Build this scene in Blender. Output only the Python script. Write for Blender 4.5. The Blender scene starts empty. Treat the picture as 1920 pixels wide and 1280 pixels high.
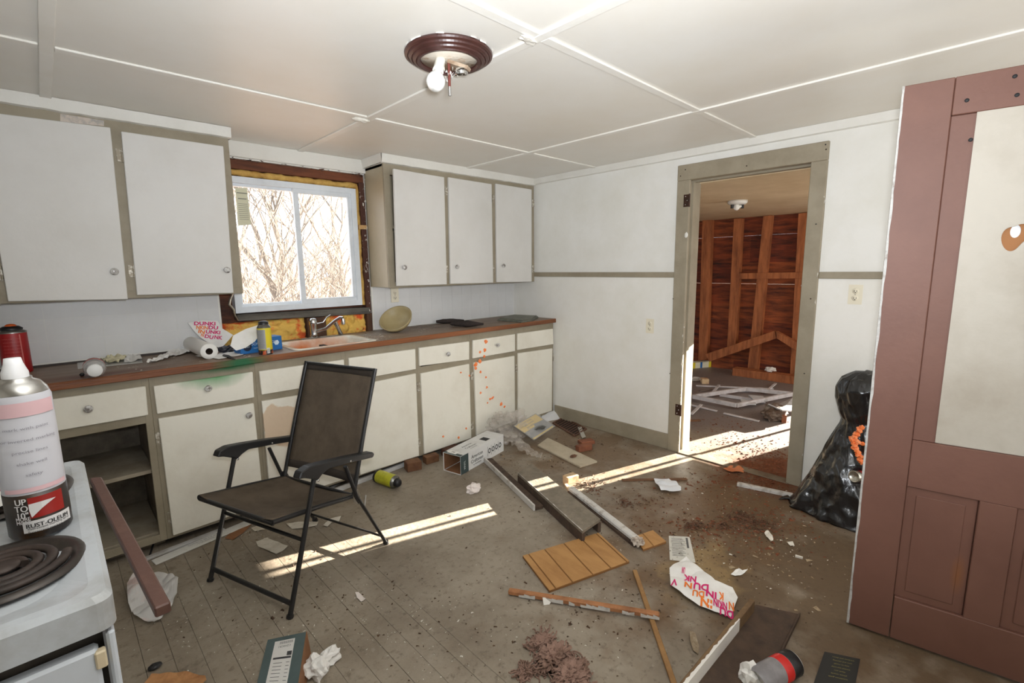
import bpy, bmesh, math, random
from mathutils import Vector, Matrix, noise
random.seed(7)
scene = bpy.context.scene
COL = scene.collection
# ---------------------------------------------------------------- camera
S = 1.03
CAM = Vector((-3.23506*S, -3.31693*S, 1.372583*S))
YAW, PIT, ROL, FPX = 0.8032743, -0.1547816, -0.0135025, 900.066
_f = Vector((math.cos(PIT)*math.cos(YAW), math.cos(PIT)*math.sin(YAW), math.sin(PIT)))
_r = Vector((math.sin(YAW), -math.cos(YAW), 0.0))
_u = _r.cross(_f)
RT = math.cos(ROL)*_r + math.sin(ROL)*_u
UP = -math.sin(ROL)*_r + math.cos(ROL)*_u
cd = bpy.data.cameras.new('camera'); cam = bpy.data.objects.new('camera', cd); COL.objects.link(cam)
cd.sensor_width = 36; cd.lens = FPX/1920*36; cd.clip_start = 0.02; cd.clip_end = 300
m = Matrix.Identity(4)
for i in range(3):
    m[i][0] = RT[i]; m[i][1] = UP[i]; m[i][2] = -_f[i]; m[i][3] = CAM[i]
cam.matrix_world = m
scene.camera = cam
# ---------------------------------------------------------------- world, sun, lights, exposure
vs = scene.view_settings
vs.view_transform = 'Standard'; vs.look = 'None'; vs.gamma = 1; vs.use_curve_mapping = False
vs.exposure = 0.0
w = bpy.data.worlds.new('world'); scene.world = w; w.use_nodes = True
bg = w.node_tree.nodes['Background']; bg.inputs[0].default_value = (0.86, 0.93, 1.0, 1); bg.inputs[1].default_value = 3.0
SUN_DIR = Vector((-0.960*math.cos(math.radians(15)), 0.279*math.cos(math.radians(15)), -math.sin(math.radians(15))))
sl = bpy.data.lights.new('sun', 'SUN'); sl.energy = 60; sl.angle = math.radians(0.25); sl.color = (1, .93, .82)
so = bpy.data.objects.new('sun', sl); COL.objects.link(so); so.rotation_euler = SUN_DIR.to_track_quat('-Z', 'Y').to_euler()
def area(name, loc, tgt, sx, sy, power, col=(1, 1, 1), spread=180):
    l = bpy.data.lights.new(name, 'AREA'); l.spread = math.radians(spread); l.shape = 'RECTANGLE'; l.size = sx; l.size_y = sy; l.energy = power; l.color = col
    o = bpy.data.objects.new(name, l); COL.objects.link(o); o.location = loc
    o.rotation_euler = (Vector(tgt)-Vector(loc)).to_track_quat('-Z', 'Y').to_euler()
    return o
area('camera_flash_bounced_up', (-3.25, -3.40, 1.50), (-2.35, -2.75, 2.2), .12, .08, 54, (.90, .945, 1), 150)
area('fill_light_behind_camera', (-2.2, -4.3, 1.25), (-1.6, 0, 1.0), .9, 1.8, 6, (.98, .98, .97))  # added fill light inside the room; the wall behind it has no door
area('outside_door_daylight_on_the_right', (-.62, -4.3, 1.15), (-.7, -1.5, 1.5), .8, 1.9, 13.5, (1, .955, .88))
area('far_room_fill_light', (1.7, -4.5, 1.2), (1.9, 0, 1.0), 1.2, 1.1, 40, (1, .95, .88))  # added lamp to brighten the far room; the wall behind it is closed
# ---------------------------------------------------------------- pixel helpers (1920x1280 frame)
def ray(px, py): return _f + RT*((px-960)/FPX) - UP*((py-640)/FPX)
def at(px, py, axis, val):
    d = ray(px, py); i = 'xyz'.index(axis); return CAM + d*((val-CAM[i])/d[i])
def fl(px, py, z=0.0): return at(px, py, 'z', z)
def onpl(px, py, p0, n):
    d = ray(px, py); return CAM + d*(((p0-CAM).dot(n))/d.dot(n))
V = Vector
# ---------------------------------------------------------------- materials
def lin(c): return tuple(((x/255)/12.92 if x/255 <= .04045 else ((x/255+.055)/1.055)**2.4) for x in c) + (1,)
MATS = {}
def M(name, col, rough=.6, col2=None, scale=6.0, lo=.45, hi=.7, bump=0.0, bscale=60.0, metal=0.0, stretch=(1, 1, 1), detail=6.0,
      alpha=1.0, trans=0.0, emit=0.0, spec=.5, stains=(), gen=False):
    """noise-mixed two-tone principled; colours in sRGB 0-255; stains: (world point, radii, colour, softness, noise)"""
    if name in MATS: return MATS[name]
    mt = bpy.data.materials.new(name); mt.use_nodes = True; nt = mt.node_tree; N = nt.nodes; L = nt.links
    b = N['Principled BSDF']; b.inputs['Roughness'].default_value = rough; b.inputs['Metallic'].default_value = metal
    b.inputs['Specular IOR Level'].default_value = spec
    geo = N.new('ShaderNodeNewGeometry'); pos = geo.outputs['Position']
    if gen:
        tc = N.new('ShaderNodeTexCoord'); pos = tc.outputs['Object']
    mp = N.new('ShaderNodeMapping'); mp.inputs['Scale'].default_value = stretch; L.new(pos, mp.inputs[0])
    out = None
    if col2:
        nz = N.new('ShaderNodeTexNoise'); nz.inputs['Scale'].default_value = scale; nz.inputs['Detail'].default_value = detail; nz.inputs['Roughness'].default_value = .65
        L.new(mp.outputs[0], nz.inputs['Vector'])
        rp = N.new('ShaderNodeValToRGB'); rp.color_ramp.elements[0].position = lo; rp.color_ramp.elements[1].position = hi
        rp.color_ramp.elements[0].color = lin(col); rp.color_ramp.elements[1].color = lin(col2)
        L.new(nz.outputs[0], rp.inputs[0]); out = rp.outputs[0]
    for st in stains:
        p, rad, c, soft, na = st[:5]; ns = st[5] if len(st) > 5 else 12
        sub = N.new('ShaderNodeVectorMath'); sub.operation = 'SUBTRACT'; L.new(geo.outputs['Position'], sub.inputs[0]); sub.inputs[1].default_value = p
        dv = N.new('ShaderNodeVectorMath'); dv.operation = 'DIVIDE'; L.new(sub.outputs[0], dv.inputs[0]); dv.inputs[1].default_value = rad
        ln = N.new('ShaderNodeVectorMath'); ln.operation = 'LENGTH'; L.new(dv.outputs[0], ln.inputs[0])
        n2 = N.new('ShaderNodeTexNoise'); n2.inputs['Scale'].default_value = ns; n2.inputs['Detail'].default_value = 5; L.new(geo.outputs['Position'], n2.inputs['Vector'])
        ad = N.new('ShaderNodeMath'); ad.operation = 'MULTIPLY_ADD'; L.new(n2.outputs[0], ad.inputs[0]); ad.inputs[1].default_value = na; L.new(ln.outputs['Value'], ad.inputs[2])
        mr = N.new('ShaderNodeMapRange'); L.new(ad.outputs[0], mr.inputs[0]); k = na*.5
        mr.inputs[1].default_value = 1+k-soft; mr.inputs[2].default_value = 1+k; mr.inputs[3].default_value = 1; mr.inputs[4].default_value = 0
        mx = N.new('ShaderNodeMix'); mx.data_type = 'RGBA'; L.new(mr.outputs[0], mx.inputs[0])
        if out: L.new(out, mx.inputs[6])
        else: mx.inputs[6].default_value = lin(col)
        mx.inputs[7].default_value = lin(c); out = mx.outputs[2]
    if out: L.new(out, b.inputs['Base Color'])
    else: b.inputs['Base Color'].default_value = lin(col)
    if bump:
        nb = N.new('ShaderNodeTexNoise'); nb.inputs['Scale'].default_value = bscale; nb.inputs['Detail'].default_value = 4; L.new(mp.outputs[0], nb.inputs['Vector'])
        bp = N.new('ShaderNodeBump'); bp.inputs['Strength'].default_value = bump; bp.inputs['Distance'].default_value = .01
        L.new(nb.outputs[0], bp.inputs['Height']); L.new(bp.outputs[0], b.inputs['Normal'])
    if trans: b.inputs['Transmission Weight'].default_value = trans
    if alpha < 1:
        tr = N.new('ShaderNodeBsdfTransparent'); mixs = N.new('ShaderNodeMixShader'); mixs.inputs[0].default_value = alpha
        L.new(tr.outputs[0], mixs.inputs[1]); L.new(b.outputs[0], mixs.inputs[2]); L.new(mixs.outputs[0], N['Material Output'].inputs['Surface'])
    if emit:
        b.inputs['Emission Color'].default_value = lin(col); b.inputs['Emission Strength'].default_value = emit
    MATS[name] = mt
    return mt
# ---------------------------------------------------------------- mesh helpers (world coordinates)
WL = {}
class MB:
    def __init__(s): s.v = []; s.f = []; s.sm = []
    def add(s, vs, fs, smooth=False):
        o = len(s.v); s.v += [V(x) for x in vs]; s.f += [tuple(i+o for i in f) for f in fs]; s.sm += [smooth]*len(fs); return s
    def box(s, a, b):
        x0, y0, z0 = (min(a[i], b[i]) for i in range(3)); x1, y1, z1 = (max(a[i], b[i]) for i in range(3))
        return s.add([(x0,y0,z0),(x1,y0,z0),(x1,y1,z0),(x0,y1,z0),(x0,y0,z1),(x1,y0,z1),(x1,y1,z1),(x0,y1,z1)],
                     [(0,3,2,1),(4,5,6,7),(0,1,5,4),(1,2,6,5),(2,3,7,6),(3,0,4,7)])
    def obox(s, c, ax, ay, az, hx, hy, hz):
        c = V(c); P = [c+ax*(i*hx)+ay*(j*hy)+az*(k*hz) for k in (-1,1) for j in (-1,1) for i in (-1,1)]
        return s.add(P, [(0,2,3,1),(4,5,7,6),(0,1,5,4),(1,3,7,5),(3,2,6,7),(2,0,4,6)])
    def bar(s, a, b, wid, hgt, up=V((0,0,1))):
        a = V(a); b = V(b); d = (b-a); L_ = d.length; d.normalize(); side = d.cross(up).normalized(); u2 = side.cross(d)
        return s.obox((a+b)/2, d, side, u2, L_/2, wid/2, hgt/2)
    def prism(s, pts, off):
        pts = [V(p) for p in pts]; n = len(pts); off = V(off)
        nrm = sum(((pts[i]).cross(pts[(i+1) % n]) for i in range(n)), V((0,0,0)))
        if nrm.dot(off) < 0: pts = pts[::-1]
        P = pts+[p+off for p in pts]
        return s.add(P, [tuple(range(n))[::-1], tuple(range(n, 2*n))]+[(i, (i+1) % n, n+(i+1) % n, n+i) for i in range(n)])
    def tube(s, pts, r, n=8, caps=True, flat=1.0, upv=None):
        pts = [V(p) for p in pts]; k = len(pts); rr = r if isinstance(r, (list, tuple)) else [r]*k; rings = []
        prev = None
        for i, p in enumerate(pts):
            d = (pts[min(i+1, k-1)]-pts[max(i-1, 0)]).normalized()
            if prev is None:
                ref = upv or (V((0,0,1)) if abs(d.z) < .9 else V((1,0,0))); sx = d.cross(ref).normalized()
            else: sx = (prev-d*prev.dot(d)).normalized()
            prev = sx; sy = d.cross(sx)
            rings.append([p+sx*(math.cos(2*math.pi*j/n)*rr[i])+sy*(math.sin(2*math.pi*j/n)*rr[i]*flat) for j in range(n)])
        vs_ = [q for rg in rings for q in rg]; fs = [(i*n+j, i*n+(j+1) % n, (i+1)*n+(j+1) % n, (i+1)*n+j) for i in range(k-1) for j in range(n)]
        s.add(vs_, fs, n > 5)
        if caps: s.add(rings[0], [tuple(range(n))[::-1]]); s.add(rings[-1], [tuple(range(n))])
        return s
    def lathe(s, prof, base, axis=V((0,0,1)), n=24, smooth=True):
        base = V(base); axis = V(axis).normalized(); ref = V((1,0,0)) if abs(axis.x) < .9 else V((0,1,0)); sx = axis.cross(ref).normalized(); sy = axis.cross(sx)
        k = len(prof); P = [base+axis*h+(sx*math.cos(2*math.pi*j/n)+sy*math.sin(2*math.pi*j/n))*r for (r, h) in prof for j in range(n)]
        return s.add(P, [(i*n+j, i*n+(j+1) % n, (i+1)*n+(j+1) % n, (i+1)*n+j) for i in range(k-1) for j in range(n)], smooth)
    def clampy(s, y):
        for q in s.v: q.y = min(q.y, y)
        return s
    def build(s, name, mat, parent=None, bevel=0, solid=0):
        me = bpy.data.meshes.new(name)
        xs = [p.x for p in s.v]; ys = [p.y for p in s.v]; zs = [p.z for p in s.v]
        o0 = V(((min(xs)+max(xs))/2, (min(ys)+max(ys))/2, min(zs)))
        me.from_pydata([p-o0 for p in s.v], [], s.f); me.update()
        me.polygons.foreach_set('use_smooth', s.sm); me.materials.append(mat)
        bm = bmesh.new(); bm.from_mesh(me); bmesh.ops.recalc_face_normals(bm, faces=bm.faces[:])
        if bevel: bmesh.ops.bevel(bm, geom=bm.edges[:], offset=bevel, segments=1, affect='EDGES', clamp_overlap=True)
        bm.to_mesh(me); bm.free()
        o = bpy.data.objects.new(name, me); COL.objects.link(o)
        if solid:
            md = o.modifiers.new('thickness', 'SOLIDIFY'); md.thickness = solid; md.offset = 0
        WL[o] = o0
        if parent: o.parent = parent; o.location = o0-WL[parent]
        else: o.location = o0
        return o
def tag(o, label, cat, group=None, kind=None):
    o['label'] = label; o['category'] = cat
    if group: o['group'] = group
    if kind: o['kind'] = kind
    return o
def struct(o, label=None):
    o['kind'] = 'structure'
    if label: o['label'] = label
    return o
def thing(name, label, cat, loc, group=None):
    o = bpy.data.objects.new(name, None); COL.objects.link(o); o.location = loc; o.empty_display_size = .05; WL[o] = V(loc)
    return tag(o, label, cat, group)
def box(a, b): return MB().box(a, b)
def textmesh(body, size, fat=0.0):
    c = bpy.data.curves.new('t', 'FONT'); c.body = body; c.size = size; c.offset = fat*size; c.align_x = 'CENTER'; c.align_y = 'CENTER'; c.resolution_u = 3
    o = bpy.data.objects.new('t', c); COL.objects.link(o); dg = bpy.context.evaluated_depsgraph_get()
    me = bpy.data.meshes.new_from_object(o.evaluated_get(dg)); vs_ = [v.co.copy() for v in me.vertices]; fs = [tuple(p.vertices) for p in me.polygons]
    bpy.data.objects.remove(o); bpy.data.curves.remove(c); bpy.data.meshes.remove(me)
    return vs_, fs
def lettering(mb, body, size, o, ax, ay, off=V((0,0,0)), squeeze=1.0, bold=False):
    vs_, fs = textmesh(body, size); o = V(o)
    for k in ((0, .03*size) if bold else (0,)):
        mb.add([o+ax*(v.x*squeeze+k)+ay*v.y+off for v in vs_], fs)
    return mb
def nz(p, s=1.0, seed=0): return noise.noise(V(p)*s+V((seed*7.3, seed*3.1, seed*5.7)))
def sheet(outline, hfun, cuts=4, smooth=False):
    """polygon outline (world xy) -> triangulated, subdivided, z from hfun"""
    bm = bmesh.new(); f = bm.faces.new([bm.verts.new((p.x, p.y, 0)) for p in outline])
    bmesh.ops.triangulate(bm, faces=[f])
    for _ in range(cuts):
        long = [e for e in bm.edges]
        bmesh.ops.subdivide_edges(bm, edges=long, cuts=1); bmesh.ops.triangulate(bm, faces=bm.faces[:])
    bm.verts.ensure_lookup_table(); bm.verts.index_update()
    mb = MB(); mb.add([V((v.co.x, v.co.y, hfun(v.co.x, v.co.y))) for v in bm.verts], [tuple(v.index for v in fc.verts) for fc in bm.faces], smooth)
    bm.free(); return mb
def blob(c, r, amp=.35, fs=2.2, seed=0, sub=3, ridged=True, smooth=False, floor=None):
    bm = bmesh.new(); bmesh.ops.create_icosphere(bm, subdivisions=sub, radius=1)
    P = []
    for v in bm.verts:
        n = v.co.normalized(); d = nz(n, fs, seed); d2 = nz(n, fs*2.3, seed+5)
        k = 1+amp*((abs(d)*2-.5) if ridged else d*1.6)+amp*.5*d2
        q = V((n.x*r[0]*k, n.y*r[1]*k, n.z*r[2]*k))+V(c)
        if floor is not None and q.z < floor: q.z = floor+.0005
        P.append(q)
    bm.verts.index_update(); mb = MB(); mb.add(P, [tuple(v.index for v in f.verts) for f in bm.faces], smooth); bm.free(); return mb

X0, Y0, H = -4.30, -4.40, 2.20          # left wall, wall behind the camera, ceiling
# ---------------------------------------------------------------- shared materials
WHT = M('white_paint', (226, 224, 217), .55, (214, 211, 202), 3, .4, .75, .12, 40)
WALLP = M('wall_paint', (231, 230, 225), .6, (220, 218, 209), 2.2, .4, .75, .10, 30)
CREAM = M('cream_paint', (236, 232, 219), .5, (222, 216, 200), 4, .45, .8, .12, 35)
GREYW = M('cabinet_door_paint', (217, 215, 211), .55, (207, 204, 198), 3, .4, .8, .08, 40)
TAUPE = M('taupe_paint', (154, 144, 124), .6, (138, 128, 108), 5, .4, .7, .15, 40)
CEIL = M('ceiling_paint', (232, 229, 222), .42, (226, 220, 208), 1.2, .35, .7, .03, 8)
BATT = M('batten_paint', (236, 233, 226), .42, (228, 223, 212), 5, .4, .8, .08, 40)
DARK = M('dark_interior', (58, 52, 45), .8, (38, 33, 28), 7, .4, .7)
RAWD = M('bare_dark_wood', (112, 64, 38), .75, (62, 34, 22), 5, .35, .65, .3, 30, stretch=(1, 1, 4))
BLACKM = M('black_metal', (34, 33, 33), .42, (60, 55, 50), 14, .6, .8, .1, 90)
CHROME = M('chrome', (205, 205, 205), .18, (150, 145, 138), 12, .5, .75, metal=1)
RUSTB = M('brown_hinge', (70, 44, 32), .55, (40, 28, 22), 20, metal=.4)
CARD = M('cardboard', (140, 98, 66), .85, (120, 82, 54), 10, .4, .7, .1, 50)
PAPER = M('white_paper', (238, 236, 232), .75, (226, 222, 216), 12, .4, .8)
INK = M('black_ink', (32, 32, 34), .7)
# ================================================================ STRUCTURE
FLOORM = M('floor_paint', (156, 145, 129), .5, (118, 105, 89), 2.3, .40, .70, .25, 45, detail=9, stains=(
    (V((-.75, -2.45, 0)), V((1.25, .75, 1)), (108, 84, 60), .6, 2.0, 5),
    (V((-.95, -3.2, 0)), V((1.0, .9, 1)), (100, 82, 62), .6, 2.0, 6),
    (V((-1.30, -2.55, 0)), V((.30, .18, 1)), (140, 116, 80), .6, 2.2, 9),
    (V((.12, -2.45, 0)), V((.5, .5, 1)), (106, 62, 38), .6, 1.6, 7),
    (V((-.45, -1.2, 0)), V((.75, .75, 1)), (116, 95, 72), .6, 2.0, 6),
    (V((2.2, -1.2, 0)), V((2.1, 2.5, 1)), (128, 118, 114), .3, .5, 3)))
def grit(mt, items):
    nt = mt.node_tree; N = nt.nodes; L = nt.links; b = N['Principled BSDF']; src = b.inputs['Base Color'].links[0].from_socket
    for sc, lo, hi, col, fac in items:
        g = N.new('ShaderNodeNewGeometry'); n_ = N.new('ShaderNodeTexNoise'); n_.inputs['Scale'].default_value = sc; n_.inputs['Detail'].default_value = 7; n_.inputs['Roughness'].default_value = .7; L.new(g.outputs['Position'], n_.inputs['Vector'])
        r = N.new('ShaderNodeMapRange'); L.new(n_.outputs[0], r.inputs[0]); r.inputs[1].default_value = lo; r.inputs[2].default_value = hi; r.inputs[3].default_value = 0; r.inputs[4].default_value = fac
        mx = N.new('ShaderNodeMix'); mx.data_type = 'RGBA'; L.new(r.outputs[0], mx.inputs[0]); L.new(src, mx.inputs[6]); mx.inputs[7].default_value = lin(col); src = mx.outputs[2]
    L.new(src, b.inputs['Base Color'])
grit(FLOORM, [(34, .54, .72, (74, 60, 46), .7), (13, .58, .70, (92, 78, 62), .6), (22, .62, .74, (186, 178, 164), .45)])
XP = -2.35
mb = MB().box((X0, Y0, -.07), (XP, .2, -.024)); mb.box((XP, Y0, -.07), (.17, .2, 0)); mb.box((.17, -4.6, -.07), (3.4, .8, 0))
floor = struct(mb.build('floor', FLOORM), 'worn grey brown painted floor strewn with debris')
r_ = random.Random(3)
xx = X0; pi_ = 0
while xx < XP-.01:
    x1 = min(xx+.0822, XP); cuts = [Y0]+sorted([r_.uniform(-3.6, -2.2), r_.uniform(-1.9, -.7)])+[0]
    for a, b in zip(cuts[:-1], cuts[1:]):
        MB().box((xx+.0005, a+.0005, -.024), (x1-.0005, b-.0005, r_.choice((0, 0, -.0003, -.0006)))).build('plank', FLOORM, floor, bevel=.0006)
    xx = x1
# ceiling -------------------------------------------------------
ceil = struct(MB().box((X0-.1, Y0-.1, H+.012), (.17, .15, H+.06)).build('ceiling', CEIL), 'off white panelled ceiling with battens')
gx = [X0, -3.23, -2.0, -.79, 0.0]; gy = [Y0, -3.42, -2.197, -.975, 0.0]
for i in range(4):
    for j in range(4):
        MB().box((gx[i]+.002, gy[j]+.002, H), (gx[i+1]-.002, gy[j+1]-.002, H+.012)).build('panel', CEIL, ceil)
for x in gx[1:-1]:
    MB().box((x-.02, Y0, H-.009), (x+.02, -.02, H)).build('batten', BATT, ceil, bevel=.002)
for y in gy[1:-1]:
    for i in range(4):
        MB().box((gx[i]+.021, y-.02, H-.008), (gx[i+1]-.021, y+.02, H)).build('batten', BATT, ceil, bevel=.002)
CHIP = M('torn_paint', (226, 222, 212), .7, (190, 182, 168), 30, bump=.3)
blob(at(676, 224, 'z', H-.012), (.045, .02, .012), .5, 3, 4, 2).build('peeling_patch', CHIP, ceil)
blob(at(990, 74, 'z', H-.012), (.04, .018, .008), .5, 3, 9, 2).build('peeling_patch', CHIP, ceil)
# wall A (window wall) ------------------------------------------
WT = .10; OX0, OX1, OZ0, OZ1 = -2.56, -1.533, .90, 2.098
mb = MB().box((X0, 0, 0), (OX0, WT, H)); mb.box((OX1, 0, 0), (.0, WT, H)); mb.box((OX0, 0, 0), (OX1, WT, OZ0)); mb.box((OX0, 0, OZ1), (OX1, WT, H))
wallA = struct(mb.build('wall_back', WALLP), 'white kitchen wall behind the counter with torn out window surround')
TILE = M('tile_board', (216, 216, 216), .32, (204, 203, 201), 3, .4, .8, .03, 20)
ts = .1085
def tiles(xa, xb, za, zb):
    nx = int(round((xb-xa)/ts)); dx = (xb-xa)/nx; nzr = int(round((zb-za)/ts)); dz = (zb-za)/nzr
    for i in range(nx):
        for k in range(nzr):
            MB().box((xa+i*dx+.0006, -.0014, za+k*dz+.0006), (xa+(i+1)*dx-.0006, 0, za+(k+1)*dz-.0006)).build('tile', TILE, wallA)
tiles(-4.25, OX0-.01, .955, 1.29); tiles(OX1+.01, -.005, .945, 1.275)
# white board above the window
MB().box((-2.50, -.022, 2.105), (-1.51, 0, 2.20)).build('head_board', WHT, wallA, bevel=.004)
# rough opening: sheathing, header, trimmer, sill, studs, foam, insulation
WX0, WX1, WZ0, WZ1 = -2.47, -1.60, 1.14, 1.995
mb = MB().box((OX0, .09, OZ0), (OX1, .115, WZ0)); mb.box((OX0, .09, WZ1), (OX1, .115, OZ1)); mb.box((OX0, .09, WZ0), (WX0, .115, WZ1)); mb.box((WX1, .09, WZ0), (OX1, .115, WZ1))
mb.build('sheathing', RAWD, wallA)
RAWR = M('rough_header_wood', (128, 72, 42), .75, (74, 40, 24), 4, .35, .65, .4, 22, stretch=(.4, 1, 3))
DKW = M('torn_dark_wood', (78, 46, 34), .8, (196, 184, 170), 26, .62, .72, .5, 40)
FOAMY = M('yellow_spray_foam', (206, 168, 92), .8, (170, 124, 56), 18, .4, .75, .6, 40)
MB().box((OX0, .02, WZ1+.045), (OX1, .085, OZ1)).build('header', RAWR, wallA, bevel=.003)
MB().box((WX1+.028, .012, WZ0-.06), (OX1, .085, WZ1+.05)).build('trimmer', DKW, wallA, bevel=.004)
def foamstrip(a, b, r, seed):
    a, b = V(a), V(b); n = max(6, int((b-a).length/.02)); pts = [a.lerp(b, i/n)+V((nz((i, 0, 0), .37, seed)*.006, nz((i, 3, 0), .5, seed)*.008, nz((i, 7, 0), .41, seed)*.006)) for i in range(n+1)]
    return MB().tube(pts, [r*(1+.45*nz((i, 1, 1), .6, seed)) for i in range(n+1)], 8)
foamstrip((OX0+.1, .045, WZ1+.026), (WX1+.02, .045, WZ1+.024), .022, 1).build('spray_foam', FOAMY, wallA)
foamstrip((WX1+.016, .045, WZ0), (WX1+.016, .045, WZ1+.02), .017, 2).build('spray_foam', FOAMY, wallA)
MB().box((WX1+.004, .006, 1.705), (OX1+.02, .03, 1.735)).build('shim', M('pine_shim', (198, 158, 104), .7, (176, 134, 84), 20), wallA)
# flaking bits along the trimmer edge
r_ = random.Random(5); mb = MB()
for k in range(46):
    z = r_.uniform(WZ0-.05, WZ1+.09); c = V((OX1-.004+r_.uniform(-.022, .006), -.002, z)); s = r_.uniform(.004, .013)
    mb.add([c+V((r_.uniform(-s, s)*.6, r_.uniform(-.006, 0), r_.uniform(-s, s)*1.6)) for _ in range(4)], [(0,1,2),(0,2,3),(0,3,1),(1,3,2)])
mb.build('torn_edge', CHIP, wallA)
r_ = random.Random(15); mb = MB()
for k in range(40):
    x = r_.uniform(OX0+.1, OX1); c = V((x, -.003, OZ1+r_.uniform(-.012, .006))); s = r_.uniform(.004, .014)
    mb.add([c+V((r_.uniform(-s, s)*1.6, r_.uniform(-.006, 0), r_.uniform(-s, s)*.6)) for _ in range(4)], [(0,1,2),(0,2,3),(0,3,1),(1,3,2)])
mb.build('torn_edge', M('scorched_edge', (52, 34, 24), .8, (110, 70, 44), 30), wallA)
SILLM = M('weathered_sill', (104, 100, 92), .8, (64, 58, 52), 9, .4, .7, .35, 40, stretch=(.4, 1, 2))
mb = MB().prism([at(444, 590, 'y', -.005), at(694, 576, 'y', -.005), at(694, 588, 'y', -.005), at(448, 602, 'y', -.005)], (0, .09, 0)); mb.build('sill_plate', SILLM, wallA, bevel=.003)
STUDM = M('old_stud_wood', (92, 62, 42), .8, (58, 40, 30), 6, .4, .7, .35, 30, stretch=(3, 1, .5))
MB().box((-2.03, .012, OZ0), (-1.895, .085, 1.075)).build('cripple_stud', STUDM, wallA, bevel=.003)
MB().box((-1.575, .006, OZ0), (OX1, .085, 1.075)).build('cripple_stud', STUDM, wallA, bevel=.003)
INSUL = M('insulation_batt', (226, 184, 92), .9, (224, 96, 46), 7.5, .50, .60, .8, 45)
def batt(x0, x1, seed):
    nu, nv = 40, 16; mb_ = MB()
    mb_.add([(x0+(x1-x0)*i/nu, .03-.022*abs(nz((i*.16, j*.2, 0), 1.1, seed))*2-.012*nz((i*.5, j*.5, 0), 1, seed)+(.04 if j in (0, nv) or i in (0, nu) else 0), OZ0+(1.078-OZ0)*j/nv) for i in range(nu+1) for j in range(nv+1)], [(i*(nv+1)+j, (i+1)*(nv+1)+j, (i+1)*(nv+1)+j+1, i*(nv+1)+j+1) for i in range(nu) for j in range(nv)], True)
    mb_.build('insulation', INSUL, wallA)
batt(OX0+.01, -2.032, 3); batt(-1.893, -1.577, 8)
FOILM = M('crumpled_flashing', (186, 176, 158), .35, (128, 112, 92), 22, metal=.7)
pts = [at(x, y, 'y', -.012) for x, y in ((437, 549), (432, 561), (430, 571), (438, 580), (441, 592), (447, 601))]
MB().tube(pts, [.008, .013, .014, .012, .010, .005], 7, flat=.55).build('flashing_strip', FOILM, wallA)
# window unit ---------------------------------------------------
VINYL = M('white_vinyl', (222, 228, 234), .35, (208, 213, 218), 6)
GLASS = M('window_glass', (245, 250, 255), .03, alpha=.06)
win = struct(MB().add([], []).box((WX0, .02, WZ0), (WX1, .09, WZ0+.038)).box((WX0, .02, WZ1-.038), (WX1, .09, WZ1)).box((WX0, .02, WZ0+.038), (WX0+.04, .09, WZ1-.038)).box((WX1-.04, .02, WZ0+.038), (WX1, .09, WZ1-.038)).build('window_1', VINYL), 'white vinyl sliding window above the sink')
def sash(xa, xb, y, st, nm):
    z0, z1 = WZ0+.034, WZ1-.034
    s = MB().box((xa, y, z0), (xb, y+.028, z0+st)).box((xa, y, z1-st), (xb, y+.028, z1)).box((xa, y, z0+st), (xa+st, y+.028, z1-st)).box((xb-st, y, z0+st), (xb, y+.028, z1-st)).build(nm, VINYL, win, bevel=.002)
    MB().box((xa+st, y+.012, z0+st), (xb-st, y+.015, z1-st)).build('pane', GLASS, s)
    return s
xm = -2.02
sash(WX0+.035, xm+.015, .055, .022, 'sash'); s2 = sash(xm-.03, WX1-.03, .026, .034, 'sash')
for z in (1.72, 1.36): MB().box((xm-.034, .018, z-.02), (xm-.018, .028, z+.02)).build('latch', VINYL, s2, bevel=.002)
MB().box((WX1-.072, .014, WZ0+.06), (WX1-.056, .03, WZ1-.06)).build('pull_rail', VINYL, s2, bevel=.002)
notice = MB().prism([at(441, 352, 'y', .052), at(463, 352, 'y', .052), at(471, 421, 'y', .052), at(447, 423, 'y', .052)], (0, .0012, 0)).build('notice', M('notice_paper', (214, 212, 186), .7), win)
mb = MB(); pN = at(456, 388, 'y', .0505)
for k, (wd, dz) in enumerate([(.06, .085), (.05, .05)]+[(.055, .02-.012*j) for j in range(9)]):
    mb.box((pN.x-wd/2, .0508, pN.z+dz-.0018), (pN.x+wd/2, .0514, pN.z+dz+(.004 if k < 2 else .0005)))
mb.build('print_lines', M('faded_ink', (120, 122, 110), .8), notice)
# other walls of the kitchen (behind the camera) -----------------
struct(MB().box((X0-.1, Y0, 0), (X0, .1, H)).build('wall_left', WALLP), 'plain white kitchen side wall')
struct(MB().box((X0-.1, Y0-.1, 0), (.17, Y0, H)).build('wall_front', WALLP), 'plain white kitchen wall opposite the window')
# wall B (doorway wall) ------------------------------------------
TB = M('wainscot_board', (234, 232, 226), .5, (222, 219, 208), 2.5, .4, .8, .06, 30)
YO1, YO2, YI1, YI2, ZH = -1.696, -2.614, -1.790, -2.529, 2.10
YJ1, YJ2 = -1.772, -2.545
YE = -2.94
ZD = at(1294, 336, 'x', -.02).z
mb = MB().box((0, YJ1+.015, 0), (.17, .1, H)).box((0, YE, 0), (.17, YJ2-.015, H)).box((0, YJ2-.015, ZD+.02), (.17, YJ1+.015, H)).box((.05, Y0, 0), (.17, YE, H))
wallB = struct(mb.build('wall_right', WALLP), 'white kitchen wall with the open doorway')
r_ = random.Random(9)
mb = MB()
for k in range(70):
    z = r_.uniform(.02, 2.1); c = V((-.002+r_.uniform(-.004, .006), YE+r_.uniform(-.012, .010), z)); s = r_.uniform(.006, .02)
    mb.add([c+V((r_.uniform(-.005, .004), r_.uniform(-s, s)*.5, r_.uniform(-s, s)*1.8)) for _ in range(4)], [(0,1,2),(0,2,3),(0,3,1),(1,3,2)])
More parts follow.
